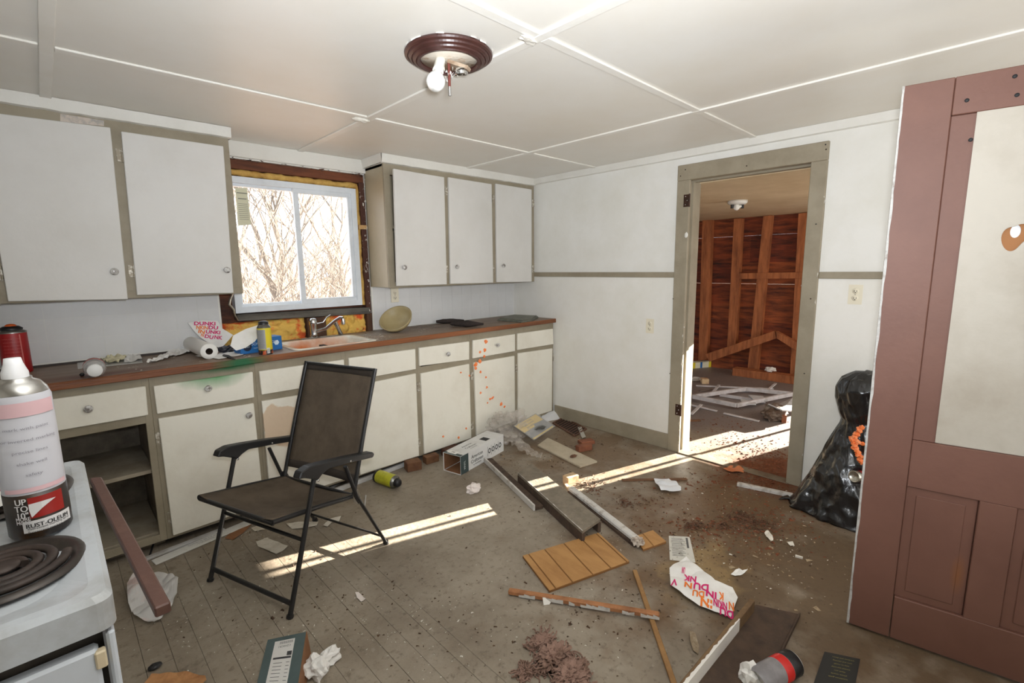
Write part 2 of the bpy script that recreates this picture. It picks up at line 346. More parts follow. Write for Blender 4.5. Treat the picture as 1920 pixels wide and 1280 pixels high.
mb.build('torn_edge', M('torn_wallboard', (176, 150, 112), .85, (92, 70, 50), 25), wallB)
MB().box((.006, YE-.03, 0), (.05, YE, H)).build('exposed_lath', RAWD, wallB)
for nm, y0, y1 in (('trim_1', -.02, YO1), ('trim_2', YO2, YE+.008)):
    struct(MB().box((-.014, y0, 1.318), (0, y1, 1.358)).build(nm, TAUPE, bevel=.003), 'taupe chair rail on the doorway wall, '+('left' if nm == 'trim_1' else 'right')+' of the door')
struct(MB().box((-.014, -.54, 0), (0, YO1, .122)).build('baseboard_right', TAUPE, bevel=.003), 'taupe baseboard left of the doorway')
mb = MB(); n = 40
for i in range(n):
    a, b = -.29+(YE+.01+.29)*i/n, -.29+(YE+.01+.29)*(i+1)/n
    mb.add([(0, a, H-.052-.004*abs(nz((i, 0, 0), .4))), (0, b, H-.052-.004*abs(nz((i+1, 0, 0), .4))), (0, b, H), (0, a, H), (-.020, a, H-.048), (-.020, b, H-.048), (-.030, b, H-.001), (-.030, a, H-.001)],
           [(0,1,5,4),(4,5,6,7),(7,6,2,3)])
struct(mb.build('trim_3', WHT), 'white crown moulding over the doorway wall')
MB().box((-.004, YO1, .122), (0, -.004, 1.318)).build('wainscot_panel', TB, wallB)
MB().box((-.004, YE+.01, .0), (0, YO2, 1.318)).build('wainscot_panel', TB, wallB)
# door casing + jambs
mb = MB().prism([(-.022, YO1, 0), (-.022, YO1, ZH-.105), (-.022, YI1, ZH-.105), (-.022, YI1, 0)], (.022, 0, 0))
cas = struct(mb.build('trim_4', TAUPE, bevel=.003), 'taupe door casing, hinge side of the doorway')
MB().box((-.022, YO2, 0), (0, YI2, ZH-.105)).build('casing_leg', TAUPE, cas, bevel=.003)
MB().box((-.023, YO2, ZH-.105), (0, YO1, ZH)).build('casing_head', TAUPE, cas, bevel=.003)
MB().box((-.01, YJ1, 0), (.19, YJ1+.016, ZD+.016)).build('jamb', TAUPE, cas, bevel=.002)
MB().box((-.01, YJ2-.016, 0), (.19, YJ2, ZD+.016)).build('jamb', TAUPE, cas, bevel=.002)
MB().box((-.01, YJ2, ZD), (.19, YJ1, ZD+.016)).build('jamb_head', TAUPE, cas, bevel=.002)
MB().box((.05, YJ1-.013, 0), (.085, YJ1, ZD-.013)).build('door_stop', TAUPE, cas)
MB().box((.05, YJ2, 0), (.085, YJ2+.013, ZD-.013)).build('door_stop', TAUPE, cas)
MB().box((.05, YJ2, ZD-.013), (.085, YJ1, ZD)).build('door_stop', TAUPE, cas)
MB().box((.07, YJ1+.016, 0), (.19, YJ1+.10, ZD+.10)).build('back_casing', TAUPE, cas)
MB().box((-.03, YJ2, 0), (.05, YJ1, .006)).build('threshold', M('worn_threshold', (122, 110, 92), .7, (96, 72, 50), 9), cas, bevel=.002)
for (px, py) in ((1287, 376), (1271, 768)):
    p = at(px, py, 'x', -.024); hg = MB().box((-.026, p.y-.022, p.z-.042), (-.022, p.y+.02, p.z+.042)); hg.tube([(-.028, p.y-.024, p.z-.044), (-.028, p.y-.024, p.z+.044)], .006, 8)
    hb = hg.build('hinge', RUSTB, cas)
    sc = MB()
    for dz in (-.028, 0, .028): sc.lathe([(0, .0015), (.004, .001), (.004, 0)], (-.026, p.y+(.006 if dz else -.006), p.z+dz), V((-1, 0, 0)), 8)
    sc.build('screw', CHROME, hb)
p = at(1287, 441, 'x', -.024); blob((-.028, p.y, p.z), (.006, .012, .022), .4, 3, 2, 2).build('latch_hook', WHT, cas)
FLAKE = M('flaked_white', (232, 228, 220), .7)
r_ = random.Random(21); mb = MB()
for k in range(60):
    side = r_.random() < .75
    z = r_.uniform(.02, 1.0 if side else 2.0); y = YI1+r_.uniform(-.004, .004) if side else (YI2 if r_.random() < .5 else YO2)+r_.uniform(-.003, .003); c = V((-.0225, y, z)); s = r_.uniform(.003, .010)
    mb.add([c+V((-.0012, r_.uniform(-s, s)*.5, r_.uniform(-s, s)*2)) for _ in range(4)], [(0,1,2,3)])
mb.build('chipped_paint', FLAKE, cas)
for k, (px, py) in enumerate(((1276, 330), (1285, 318), (1400, 311), (1548, 271), (1549, 280), (1262, 560), (1256, 700), (1530, 420), (1520, 560), (1508, 700))):
    q = at(px, py, 'x', -.0235); MB().lathe([(0, .0012), (.004, .0008), (.004, 0)], q, V((-1, 0, 0)), 8).build('nail_head', INK if k % 2 else RUSTB, cas)
# far room -------------------------------------------------------
XF = 3.19; HF = at(1313, 415, 'x', XF).z+.004
FCEIL = M('far_ceiling', (226, 204, 168), .7, (206, 180, 140), 2, .35, .7)
struct(MB().box((.17, -4.6, HF), (3.5, .8, HF+.08)).build('ceiling_far_room', FCEIL), 'tan ceiling of the gutted far room')
struct(MB().box((.17, .7, 0), (3.5, .8, HF)).build('wall_far_left', RAWD)); struct(MB().box((.17, -4.7, 0), (3.5, -4.6, HF)).build('wall_far_right', RAWD))
BRD = [M('sheathing_board_%d' % i, c, .8, c2, 5, .38, .66, .35, 26, stretch=(1, .5, 3.5)) for i, (c, c2) in enumerate((((140, 66, 32), (62, 28, 18)), ((156, 80, 40), (72, 34, 20)), ((124, 54, 28), (44, 24, 18))))]
def L2y(L_, x=XF): return (L_-.279*x)/.96
yw = [L2y(-1.60), L2y(-1.815), L2y(-1.842), L2y(-1.885), L2y(-2.06)]
mb = MB().box((XF+.03, L2y(-2.06), 0), (XF+.05, -4.6, HF)).box((XF+.03, yw[0], 1.66), (XF+.05, L2y(-2.06), HF)).box((XF+.03, yw[0], 0), (XF+.05, L2y(-2.06), .25))
mb.box((XF+.03, yw[1], .25), (XF+.05, yw[2], 1.66)).box((XF+.03, yw[3], .92), (XF+.05, yw[4], 1.66))
wf = struct(mb.build('wall_far', BRD[2]), 'bare board sheathing and studs of the far room')
edges = [at(1400, 240+y*.5156, 'x', XF).z for y in (300, 392, 488, 566, 640, 702, 772, 850, 930)]; edges[0] = HF; edges[-1] = 0
r_ = random.Random(4)
for k in range(8):
    zt, zb = edges[k], edges[k+1]; yb = yw[0]; ys = .8
    jy = r_.uniform(-1.1, -.5)
    gap = .0012 if k in (0, 2, 4) else -.002
    for a, b in ((ys, jy), (jy, yb)):
        MB().box((XF, a, zb+gap), (XF+.022+r_.uniform(-.004, .004), b, zt)).build('board', BRD[(k*2+r_.randint(0, 2)) % 3], wf, bevel=.002)
STD = M('stud_wood', (176, 106, 62), .75, (120, 66, 36), 7, .4, .7, .25, 26, stretch=(1, 3, .4))
def studpx(t0, t1, b0, b1, x=3.10, d=.09):
    P = [at(*t0, 'x', x), at(*t1, 'x', x), at(*b1, 'x', x), at(*b0, 'x', x)]
    return MB().prism(P, (d, 0, 0)).build('stud', STD, wf, bevel=.002)
studpx((1317, 413), (1334, 412), (1309, 676), (1325, 674)); studpx((1376, 410), (1391, 409), (1363, 651), (1379, 649))
studpx((1431, 405), (1447, 403), (1401, 697), (1419, 698)); studpx((1497, 400), (1514, 398), (1481, 700), (1490, 704))
studpx((1384, 512), (1505, 510), (1384, 523), (1505, 522), 3.085, .10)
# diagonal brace, bottom plate
mb = MB().prism([at(1322, 664, 'x', 3.0), at(1452, 620, 'x', 3.0), at(1456, 634, 'x', 3.0), at(1330, 678, 'x', 3.0)], (.06, 0, 0)); tag(mb.build('fallen_stud', STD, bevel=.002), 'long reddish stud leaning left against the bare far wall', 'beam')
mb = MB().prism([at(1455, 621, 'x', 2.99), at(1498, 644, 'x', 2.99), at(1498, 661, 'x', 2.99), at(1456, 634, 'x', 2.99)], (.07, 0, 0)); tag(mb.build('brace_block', STD, bevel=.002), 'short reddish brace sloping right from the peak of the leaning stud', 'beam')
MB().box((2.86, -1.05, 0), (3.0, -2.5, .095)).build('plate', STD, wf, bevel=.003)
# far ceiling lamp
p = at(1383, 376, 'z', HF)
lam = thing('ceiling_lamp', 'small white ceiling lamp base with bulbs in the far room', 'ceiling lamp', (p.x, p.y, HF-.1))
MB().lathe([(0, -.001), (.085, -.001), (.085, -.02), (.07, -.036), (0, -.036)], (p.x, p.y, HF), n=20).build('base', WHT, lam)
MB().lathe([(0, 0), (.012, 0), (.013, .014), (.026, .03), (.030, .046), (.022, .062), (0, .072)], V((p.x, p.y, HF-.05))+RT*.035, -RT+V((0, 0, -.25)), 12).build('bulb', M('bulb_glass', (240, 238, 230), .2), lam)
for s in (-1, 1):
    c = V((p.x, p.y, HF-.036))+RT*(.048*s); MB().tube([c, c-V((0, 0, .034))], .014, 8).build('socket', BLACKM, lam)
# ================================================================ CABINETS
KNOBM = M('clear_knob', (206, 204, 200), .12, (120, 112, 106), 60, .45, .6, spec=.8)
def knob(p, parent, n=V((0, -1, 0))):
    k = MB().lathe([(.006, 0), (.006, .008), (.015, .013), (.0175, .02), (.014, .026), (.005, .0275), (0, .0275)], p, n, 14).build('knob', KNOBM, parent)
    return k
HINGE = M('painted_hinge', (150, 140, 122), .5, (214, 208, 196), 60, .48, .58, metal=.3)
def hinge(p, parent, side):
    m_ = MB().box((p.x-.004, p.y-.004, p.z-.03), (p.x+side*.022, p.y, p.z+.03)); m_.tube([(p.x, p.y-.004, p.z-.032), (p.x, p.y-.004, p.z+.032)], .0045, 8)
    return m_.build('hinge', HINGE, parent)
def front(pxs, y, th, name, mat, parent, ys=None):
    P = [at(px, py, 'y', (ys[i] if ys else y)) for i, (px, py) in enumerate(pxs)]
    return MB().prism(P, (0, th, 0)).build(name, mat, parent, bevel=.0025), P
# ---- upper cabinet, left
yF, yD = -.283, -.302
def upper(name, label, x0, x1, zb, ztop, stiles, endpanel):
    t = thing(name, label, 'cabinet', ((x0+x1)/2, -.14, zb))
    b = MB().box((x0+.018, yF+.02, zb), (x1-.018, -.001, zb+.02)).box((x0, yF+.02, zb), (x0+.018, -.001, ztop)).box((x1-.018, yF+.02, zb), (x1, -.001, ztop)).box((x0, -.008, zb+.03), (x1, -.001, ztop)).box((x0, yF+.02, ztop-.02), (x1, -.001, ztop))
    b.box((x0+.02, yF+.03, (zb+ztop)/2-.01), (x1-.02, -.01, (zb+ztop)/2+.01))
    b.build('body', endpanel, t)
    f = MB().box((x0, yF, ztop-.075), (x1, yF+.02, ztop)).box((x0, yF, zb-.004), (x1, yF+.02, zb+.035))
    for a, c in stiles: f.box((a, yF, zb+.03), (c, yF+.02, ztop-.07))
    f.build('face_frame', TAUPE, t, bevel=.002)
    return t
SIDE = M('cabinet_side_panel', (172, 160, 136), .35, (160, 148, 122), 3, .4, .7)
xl = -2.497
ul = upper('wall_cabinet', 'two door white wall cabinet left of the window', X0+.002, xl, 1.283, 2.145, [(X0+.002, -4.2), (at(200, 400, 'y', yF).x-.012, at(250, 400, 'y', yF).x+.012), (-2.56, xl), (-3.5, -3.44)], SIDE)
d1, P1 = front([(-45, 207), (207, 239), (240, 561), (15, 565)], yD, .019, 'door', GREYW, ul)
knob(at(214, 509, 'y', yD), d1); hinge(at(3, 512, 'y', yF), d1, -1)
d2, P2 = front([(227, 246), (419, 274), (438, 549), (257, 553)], yD, .019, 'door', GREYW, ul)
knob(at(424, 506, 'y', yD), d2)
for px, py in ((229, 292), (251, 508)): hinge(at(px, py, 'y', yF-.001), d2, -1)
front([(-200, 190), (-62, 205), (-4, 566), (-130, 571)], yD, .019, 'door', GREYW, ul)
# bare patch of old wallpaper/paint on the top rail
MB().prism([at(113, 213, 'y', yF-.001), at(195, 226, 'y', yF-.001), at(195, 236, 'y', yF-.001), at(113, 228, 'y', yF-.001)], (0, .001, 0)).build('bare_patch', M('bare_patch', (204, 192, 180), .7, (150, 148, 146), 30), ul)
def crown(mb, pts):
    """pts: run of (x,y) along the top; profile out to -y"""
    return mb
mb = MB(); n = 60
for i in range(n):
    a, b = X0+(xl+.012-X0)*i/n, X0+(xl+.012-X0)*(i+1)/n; za = 2.143-.004*nz((i, 2, 0), .5); zb = 2.143-.004*nz((i+1, 2, 0), .5)
    mb.add([(a, yF, za), (b, yF, zb), (b, yF-.018, zb+.004), (a, yF-.018, za+.004), (a, yF-.030, H-.001-.003*abs(nz((i, 5, 0), .7))), (b, yF-.030, H-.001-.003*abs(nz((i+1, 5, 0), .7))), (a, yF, H), (b, yF, H)], [(0,1,2,3),(3,2,5,4),(4,5,7,6)])
mb.add([(xl+.012, yF-.018, 2.147), (xl+.012, yF-.030, H-.001), (xl+.012, -.001, H-.001), (xl+.012, -.001, 2.143), (xl+.012, yF, 2.143)], [(0,1,2,3,4)])
mb.add([(xl, yF-.018, 2.147), (xl+.012, yF-.018, 2.147), (xl+.012, -.001, 2.143), (xl, -.001, 2.143)], [(0,1,2,3)])
struct(mb.build('trim_5', WHT), 'thick white crown strip above the left wall cabinet')
# ---- upper cabinet, right
xr = -1.535
ur = upper('wall_cabinet', 'three door white wall cabinet between window and doorway wall', xr, -.004, 1.275, 2.142, [(xr, xr+.05), (at(833, 430, 'y', yF).x-.01, at(842, 430, 'y', yF).x+.01), (at(922, 430, 'y', yF).x-.008, at(931, 430, 'y', yF).x+.008), (-.045, -.004)], SIDE)
da, _ = front([(738, 316), (833, 332), (838, 533), (745, 536)], yD, .019, 'door', GREYW, ur, [-.335, yD, yD, -.335])
knob(at(757, 501, 'y', -.333), da, V((-.06, -1, 0)))
db, _ = front([(841, 332), (922, 345), (925, 530), (845, 532)], yD, .019, 'door', GREYW, ur); knob(at(855, 500, 'y', yD), db)
dc, _ = front([(930, 344), (997, 355), (997, 528), (932, 529)], yD, .019, 'door', GREYW, ur); knob(at(942, 498, 'y', yD), dc)
for d_, px, ys in ((da, 835, (358, 505)), (db, 923, (372, 505)), (dc, 998, (381, 504))):
    for py in ys: hinge(at(px, py, 'y', yF-.001), d_, 1)
mb = MB(); n = 44
for i in range(n):
    a, b = xr-.022+(-.0+.022-xr)*i/n, xr-.022+(.022-xr)*(i+1)/n; za, zb = (2.138-.004*nz((j, 22, 0), .5) for j in (i, i+1))
    mb.add([(a, yF, za), (b, yF, zb), (b, yF-.018, zb+.004), (a, yF-.018, za+.004), (a, yF-.028, H-.001), (b, yF-.028, H-.001), (a, yF, H), (b, yF, H)], [(0,1,2,3),(3,2,5,4),(4,5,7,6)])
mb.add([(xr-.022, yF-.018, 2.142), (xr-.03, yF-.028, H-.001), (xr-.03, -.001, H-.001), (xr-.022, -.001, 2.138), (xr, -.001, 2.138), (xr, yF, 2.138), (xr-.022, yF, 2.138)], [(0,1,2,3),(3,4,5,6)])
struct(mb.build('trim_6', WHT), 'thick white crown strip above the right wall cabinet')
# ---- base cabinets
yB, yC = -.518, -.535
GREENST = ((at(402, 702, 'y', yC)+V((0, 0, .025)), V((.2, .2, .11)), (14, 140, 62), .75, .5, 9),)
FR = {k: v for k, v in dict(
    D1=[(40, 757), (273, 724), (278, 778), (50, 818)], D2=[(288, 724), (474, 697), (477, 745), (295, 776)], D3=[(486, 696), (645, 674), (647, 714), (491, 740)],
    D4=[(654, 671), (779, 654), (780, 692), (656, 714)], D5=[(786, 652), (880, 640), (880, 674), (787, 686)], D6=[(887, 638), (966, 626), (966, 658), (887, 672)], D7=[(971, 625), (1037, 616), (1038, 645), (971, 656)],
    d2=[(297, 785), (476, 756), (495, 946), (325, 1004)], d3=[(491, 752), (648, 727), (664, 893), (508, 942)], d4=[(657, 725), (780, 700), (786, 854), (676, 890)],
    d5=[(789, 700), (880, 682), (884, 821), (796, 851)], d6=[(889, 680), (965, 667), (966, 789), (894, 817)], d7=[(972, 662), (1036, 653), (1035, 770), (972, 789)]).items()}
bx = [X0+.002]+[(at(a, 700, 'y', yB).x) for a in ()]
def midx(q1, q2): return (at(*q1, 'y', yC).x+at(*q2, 'y', yC).x)/2
xs = [-4.05, midx((273, 724), (288, 724)), midx((474, 697), (486, 696)), midx((645, 674), (654, 671)), midx((780, 654), (786, 652)), midx((880, 640), (887, 638)), midx((966, 626), (971, 625)), -.006]
xb2 = [None, midx((302, 1000), (325, 1000)), midx((495, 946), (508, 942)), midx((664, 893), (676, 890)), midx((786, 854), (796, 851)), midx((884, 821), (894, 817)), midx((966, 789), (972, 789)), -.006]
ZT = .902
SPL = M('door_paint_foam_spattered', (234, 230, 218), .5, (222, 216, 200), 4)
GRN = M('green_sprayed_paint', (236, 232, 219), .5, (222, 216, 200), 4, .45, .8, .12, 35, stains=GREENST)
TAN3 = M('peeled_door_paint', (234, 230, 218), .5, (222, 216, 200), 4, .45, .8, .1, 35, stains=((at(530, 800, 'y', yC), V((.12, .2, .16)), (214, 192, 166), .08, 1.8, 6),))
units = [('drawer front with no door below, open shelves showing', 'open white base cabinet beside the stove with bare shelves'),
         ('', 'white base cabinet with green spray paint across its drawer'),
         ('', 'white base cabinet with tan peeled door behind the folding chair'),
         ('', 'white base cabinet without knobs right of the folding chair back'),
         ('', 'white base cabinet with plain door left of the orange spattered one'),
         ('', 'white base cabinet spattered with orange foam'),
         ('', 'narrow white base cabinet in the corner by the doorway wall')]
TAUPEG = M('taupe_green_sprayed', (150, 140, 120), .6, (134, 124, 104), 5, stains=((at(430, 690, 'y', yB)+V((0, 0, .01)), V((.2, .2, .035)), (26, 104, 58), .8, .6, 9),))
for i in range(7):
    a, b = xs[i], xs[i+1]; xm_ = (a+b)/2
    t = thing('base_cabinet', units[i][1], 'cabinet', (xm_, -.27, 0), 'base cabinets under the counter')
    body = MB().box((a+.002, yB+.02, .06), (a+.016, -.005, ZT)).box((b-.016, yB+.02, .06), (b-.002, -.005, ZT)).box((a+.016, yB+.02, .06), (b-.016, -.005, .078)).box((a+.016, -.012, .078), (b-.016, -.005, ZT))
    body.box((a+.002, -.44, 0), (b-.002, -.425, .06))
    ab, bb_ = (xb2[i] if i else -4.05), xb2[i+1]
    def lean(mb_):
        for q in mb_.v:
            k = (q.z-.05)/(ZT-.05); u_ = (q.x-a)/(b-a); q.x = (ab+(a-ab)*k)*(1-u_)+(bb_+(b-bb_)*k)*u_
        return mb_
    lean(body).build('body', DARK if i else M('cabinet_inside', (128, 118, 104), .75, (84, 74, 62), 6, .4, .7), t)
    # face frame: stiles lean as in the old run
    zm = at((FR['D%d' % (i+1)][2][0]), (FR['D%d' % (i+1)][2][1]), 'y', yC).z-.022
    f = MB().box((a, yB, ZT-.075), (b, yB+.02, ZT)).box((a, yB, zm-.022), (b, yB+.02, zm+.03)).box((a, yB, .045), (b, yB+.02, .085))
    wl = .03
    f.box((a, yB-.0008, .045), (a+wl, yB+.0205, ZT)).box((b-wl, yB-.0008, .045 if i < 6 else 0), (b, yB+.0205, ZT))
    lean(f).build('face_frame', TAUPEG if i in (1,) else TAUPE, t, bevel=.002)
    dm = GRN if i == 1 else CREAM
    dr, _ = front(FR['D%d' % (i+1)], yC, .017, 'drawer_front', dm, t)
    if i == 0: knob(at(165, 765, 'y', yC), dr)
    if i == 1: knob(at(389, 727, 'y', yC), dr)
    if i == 4: knob(at(838, 663, 'y', yC), dr)
    if i == 5: knob(at(931, 646, 'y', yC), dr)
    if i:
        dd, _ = front(FR['d%d' % (i+1)], yC, .017, 'door', TAN3 if i == 2 else CREAM, t)
        if i == 1:
            knob(at(465, 777, 'y', yC), dd)
            for px, py in ((302, 820), (324, 968)): hinge(at(px, py, 'y', yB-.002), dd, -1)
        if i == 3:
            for py in (725, 830): hinge(at(783, py, 'y', yB-.002), dd, 1)
        if i == 4:
            for py in (705, 798): hinge(at(883, py, 'y', yB-.002), dd, 1)
        if i == 5:
            for py in (690, 775): hinge(at(967, py, 'y', yB-.002), dd, 1)
        if i == 6: hinge(at(1037, 670, 'y', yB-.002), dd, 1)
        if i in (4, 5):
            OF = M('orange_foam', (246, 128, 62), .7, (250, 168, 120), 40, bump=.3)
            sp = MB()
            L_ = [(911, 640, 5), (909, 656, 4), (900, 660, 3), (908, 668, 3.5), (900, 677, 5), (891, 684, 4.5), (892, 690, 4), (901, 697, 3), (911, 707, 2.5), (913, 726, 3), (901, 736, 3), (923, 746, 3), (919, 748, 3), (914, 755, 2), (940, 757, 4.5), (946, 762, 3), (925, 744, 2), (893, 682, 4)] if i == 5 else [(864, 698, 2), (880, 704, 2), (831, 818, 2.5), (860, 820, 3), (874, 803, 2.5)]
            for k, (px, py, r) in enumerate(L_):
                q = at(px, py, 'y', yC-.001); rr = r*.0034; bb = blob(q, (rr, .006, rr), .5, 2.5, k, 2); sp.add(bb.v, bb.f, False)
            sp.build('foam_spatter', OF, dd)['kind'] = 'stuff'
    else:
        for z in (.42, .085):
            lean(MB().box((a+.018, yB+.022, z-.012), (b-.018, -.014, z+.008))).build('shelf', M('bare_shelf', (158, 148, 130), .75, (112, 98, 82), 5, .4, .75), t, bevel=.002)
# cabinet behind the stove (corner filler)
t = thing('base_cabinet', 'white base cabinet hidden behind the stove at the far left', 'cabinet', (-4.18, -.27, 0), 'base cabinets under the counter')
MB().box((X0+.002, yB, .045), (-4.052, -.005, ZT)).build('body', TAUPE, t); MB().box((X0+.03, yC, .1), (-4.08, yB-.001, .68)).build('door', CREAM, t, bevel=.002)
# ---- worktop and sink
CT, YE2 = .937, -.552
sk = [fl(541, 662, CT), fl(718, 644, CT), fl(664, 628, CT), fl(530, 641, CT)]
SX0, SX1, SY0, SY1 = (sk[0].x+sk[3].x)/2, (sk[1].x+sk[2].x)/2, sk[0].y+.01, -.13
SX0, SX1 = min(SX0, SX1-.5), SX1
SY0 = max(SY0, YE2+.045)
CTM = M('worn_laminate', (140, 120, 102), .5, (112, 90, 72), 5, .4, .7, .1, 50, stretch=(.5, 2, 1), stains=((V((-3.25, -.47, CT)), V((.5, .1, .1)), (96, 52, 30), .8, .8, 9), (V((-2.0, -.15, CT)), V((.75, .2, .1)), (150, 146, 138), .8, .9, 9)))
mb = MB().box((X0+.002, YE2+.012, ZT), (SX0, -.001, CT)).box((SX1, YE2+.012, ZT), (-.002, -.001, CT)).box((SX0, YE2+.012, ZT), (SX1, SY0, CT)).box((SX0, SY1, ZT), (SX1, -.001, CT))
wt = thing('countertop', 'long worn brown laminate countertop with wooden front edge', 'countertop', (-2.1, -.27, ZT))
mb.build('worktop', CTM, wt)
EDG = M('edge_wood', (138, 82, 44), .5, (92, 52, 30), 7, .4, .7, .2, 40, stretch=(.3, 2, 3), stains=((at(455, 682, 'y', YE2), V((.15, .2, .1)), (24, 96, 56), .8, .5, 9),))
MB().box((X0+.002, YE2, ZT+.0005), (-.002, YE2+.012, CT+.001)).build('edge_band', EDG, wt, bevel=.003)
MB().box((X0+.002, -.012, CT), (OX0, -.001, CT+.011)).build('dark_wall_strip', M('dark_strip', (62, 54, 50), .7), wt)
MB().box((OX1, -.016, CT), (-.002, -.001, CT+.004)).build('metal_strip', M('dull_strip', (150, 148, 142), .5), wt)
ENAM = M('stained_enamel', (226, 220, 204), .25, (206, 196, 172), 6, .5, .75, stains=((V((SX0+.22, (SY0+SY1)/2, CT-.10)), V((.33, .34, .2)), (206, 112, 50), .55, .9, 8),))
snk = thing('kitchen_sink', 'white enamel kitchen sink stained orange inside', 'sink', ((SX0+SX1)/2, (SY0+SY1)/2, CT-.17))
def rr(x0, x1, y0, y1, z, r, n=5):
    P = []
    for cx, cy, a0 in ((x1-r, y1-r, 0), (x0+r, y1-r, 90), (x0+r, y0+r, 180), (x1-r, y0+r, 270)):
        for k in range(n+1):
            a = math.radians(a0+90*k/n); P.append(V((cx+r*math.cos(a), cy+r*math.sin(a), z)))
    return P
rings = [rr(SX0-.012, SX1+.012, SY0-.012, SY1+.012, CT+.001, .03), rr(SX0-.010, SX1+.010, SY0-.010, SY1+.010, CT+.007, .03), rr(SX0+.018, SX1-.018, SY0+.018, SY1-.018, CT+.006, .04), rr(SX0+.026, SX1-.026, SY0+.026, SY1-.026, CT-.01, .05), rr(SX0+.04, SX1-.04, SY0+.04, SY1-.04, CT-.14, .07), rr(SX0+.09, SX1-.09, SY0+.09, SY1-.09, CT-.165, .05)]
n = len(rings[0]); mb = MB(); mb.add([q for r in rings for q in r], [(i*n+j, i*n+(j+1) % n, (i+1)*n+(j+1) % n, (i+1)*n+j) for i in range(5) for j in range(n)]+[tuple(5*n+j for j in range(n))], True)
mb.build('basin', ENAM, snk)
MB().lathe([(0, .002), (.02, .002), (.038, .004), (.04, 0)], ((SX0+SX1)/2, (SY0+SY1)/2, CT-.164), n=16).build('drain', CHROME, snk)
# faucet
yf = -.085
fb = at(589, 632, 'y', yf); bz = CT+.002
fa = thing('faucet', 'chrome kitchen faucet with raised lever behind the sink', 'faucet', (fb.x, yf, bz))
MB().box((fb.x-.10, yf-.028, bz), (fb.x+.16, yf+.028, bz+.012)).build('deck_plate', CHROME, fa, bevel=.006)
MB().lathe([(0, .012), (.027, .012), (.024, .03), (.0225, .09), (.027, .10), (.027, .125), (.018, .14), (0, .143)], (fb.x, yf, bz), n=18).build('body', CHROME, fa)
MB().tube([(fb.x+.005, yf-.005, bz+.10), at(606, 604, 'y', yf-.02), at(613, 594, 'y', yf-.03), at(620, 590, 'y', yf-.04)], [.011, .008, .008, .010], 8, flat=.5).build('lever', CHROME, fa)
MB().tube([(fb.x+.004, yf-.004, bz+.045), at(612, 615, 'y', yf-.06), at(628, 601, 'y', yf-.12), at(638, 595, 'y', yf-.15), at(643, 596, 'y', yf-.165)], [.013, .012, .011, .011, .011], 10).build('spout', CHROME, fa)
c = at(643, 597, 'y', yf-.165); MB().tube([c, c+V((0, 0, -.022)), c+V((0, 0, -.04))], [.011, .014, .013], 12).build('aerator', CHROME, fa)
MB().tube([at(640, 628, 'y', yf+.01), at(634, 614, 'y', yf), at(628, 603, 'y', yf)], [.016, .012, .015], 10).build('side_sprayer', CHROME, fa)
# ---- outlets
PLATE = M('outlet_plate', (228, 220, 198), .4); SLOT = M('slot_dark', (60, 52, 46), .6)
def outlet(c, ax, up, nrm, label, wd=.07, hg=.114):
    t = thing('wall_outlet', label, 'outlet', c)
    pl = MB().obox(V(c)+nrm*.002, ax, up, nrm, wd/2, hg/2, .0025).build('plate', PLATE, t, bevel=.0015)
    for s in (-1, 1):
        o = V(c)+up*(s*.02)+nrm*.0045
        rc = MB().lathe([(0, .002), (.0155, .002), (.0165, 0)], o, nrm, 16).build('receptacle', PLATE, t)
        MB().obox(o+ax*.006+nrm*.0022, ax, up, nrm, .0012, .0045, .0006).obox(o-ax*.006+nrm*.0022, ax, up, nrm, .0012, .0045, .0006).obox(o-up*.009+nrm*.0022, ax, up, nrm, .0025, .0022, .0006).build('slots', SLOT, rc)
    MB().lathe([(0, .0015), (.003, .001), (.003, 0)], V(c)+nrm*.0045, nrm, 8).build('screw', CHROME, t)
X_, Y_, Z_ = V((1, 0, 0)), V((0, 1, 0)), V((0, 0, 1))
outlet(at(740, 553, 'y', -.003), X_, Z_, -Y_, 'white outlet on the tiled wall under the right wall cabinet')
outlet(at(1219, 611, 'x', 0), Y_, Z_, -X_, 'ivory outlet low on the wall left of the doorway')
outlet(at(1604, 552, 'x', 0), Y_, Z_, -X_, 'ivory outlet right of the doorway under the chair rail')
# ================================================================ CEILING LIGHT
lc = at(842, 116, 'z', H-.03); lx, ly = lc.x, lc.y
cl = thing('ceiling_light', 'round dark wood ceiling light with bare bulb and torn fittings', 'ceiling light', (lx, ly, H-.2))
RINGM = M('dark_stained_ring', (78, 44, 38), .38, (54, 30, 27), 7, .4, .7, .05, 30)
MB().lathe([(.158, 0), (.163, -.007), (.161, -.013), (.152, -.017), (.150, -.015), (.147, -.022), (.138, -.026), (.135, -.023), (.132, -.030), (.122, -.034), (.119, -.031), (.116, -.036), (.108, -.036), (.104, -.030), (.104, 0)], (lx, ly, H), n=72, smooth=False).build('ring', RINGM, cl)
mb = MB(); r_ = random.Random(2)
for k in range(16):
    a = r_.uniform(0, 6.28); a2 = a+r_.uniform(.04, .25)
    mb.add([(lx+math.cos(t)*.1645, ly+math.sin(t)*.1645, z) for t, z in ((a, H-.0005), (a2, H-.0005), (a2, H-r_.uniform(.002, .007)), (a, H-r_.uniform(.002, .007)))], [(0,1,2,3)])
mb.build('paint_overspray', FLAKE, cl)['kind'] = 'stuff'
MB().lathe([(.1045, -.018), (.1045, -.024), (0, -.027)], (lx, ly, H), n=32).build('backing', M('scorched_backing', (206, 196, 180), .8, (176, 132, 84), 12, .52, .7, .3, 50), cl)
fwdh = V((_f.x, _f.y, 0)).normalized()
bc = V((lx, ly, H-.062))-RT*.035-fwdh*.03
ba = (V((0, 0, -.72))-RT*.10-fwdh*.42).normalized()
BULB = M('frosted_bulb', (244, 244, 240), .25)
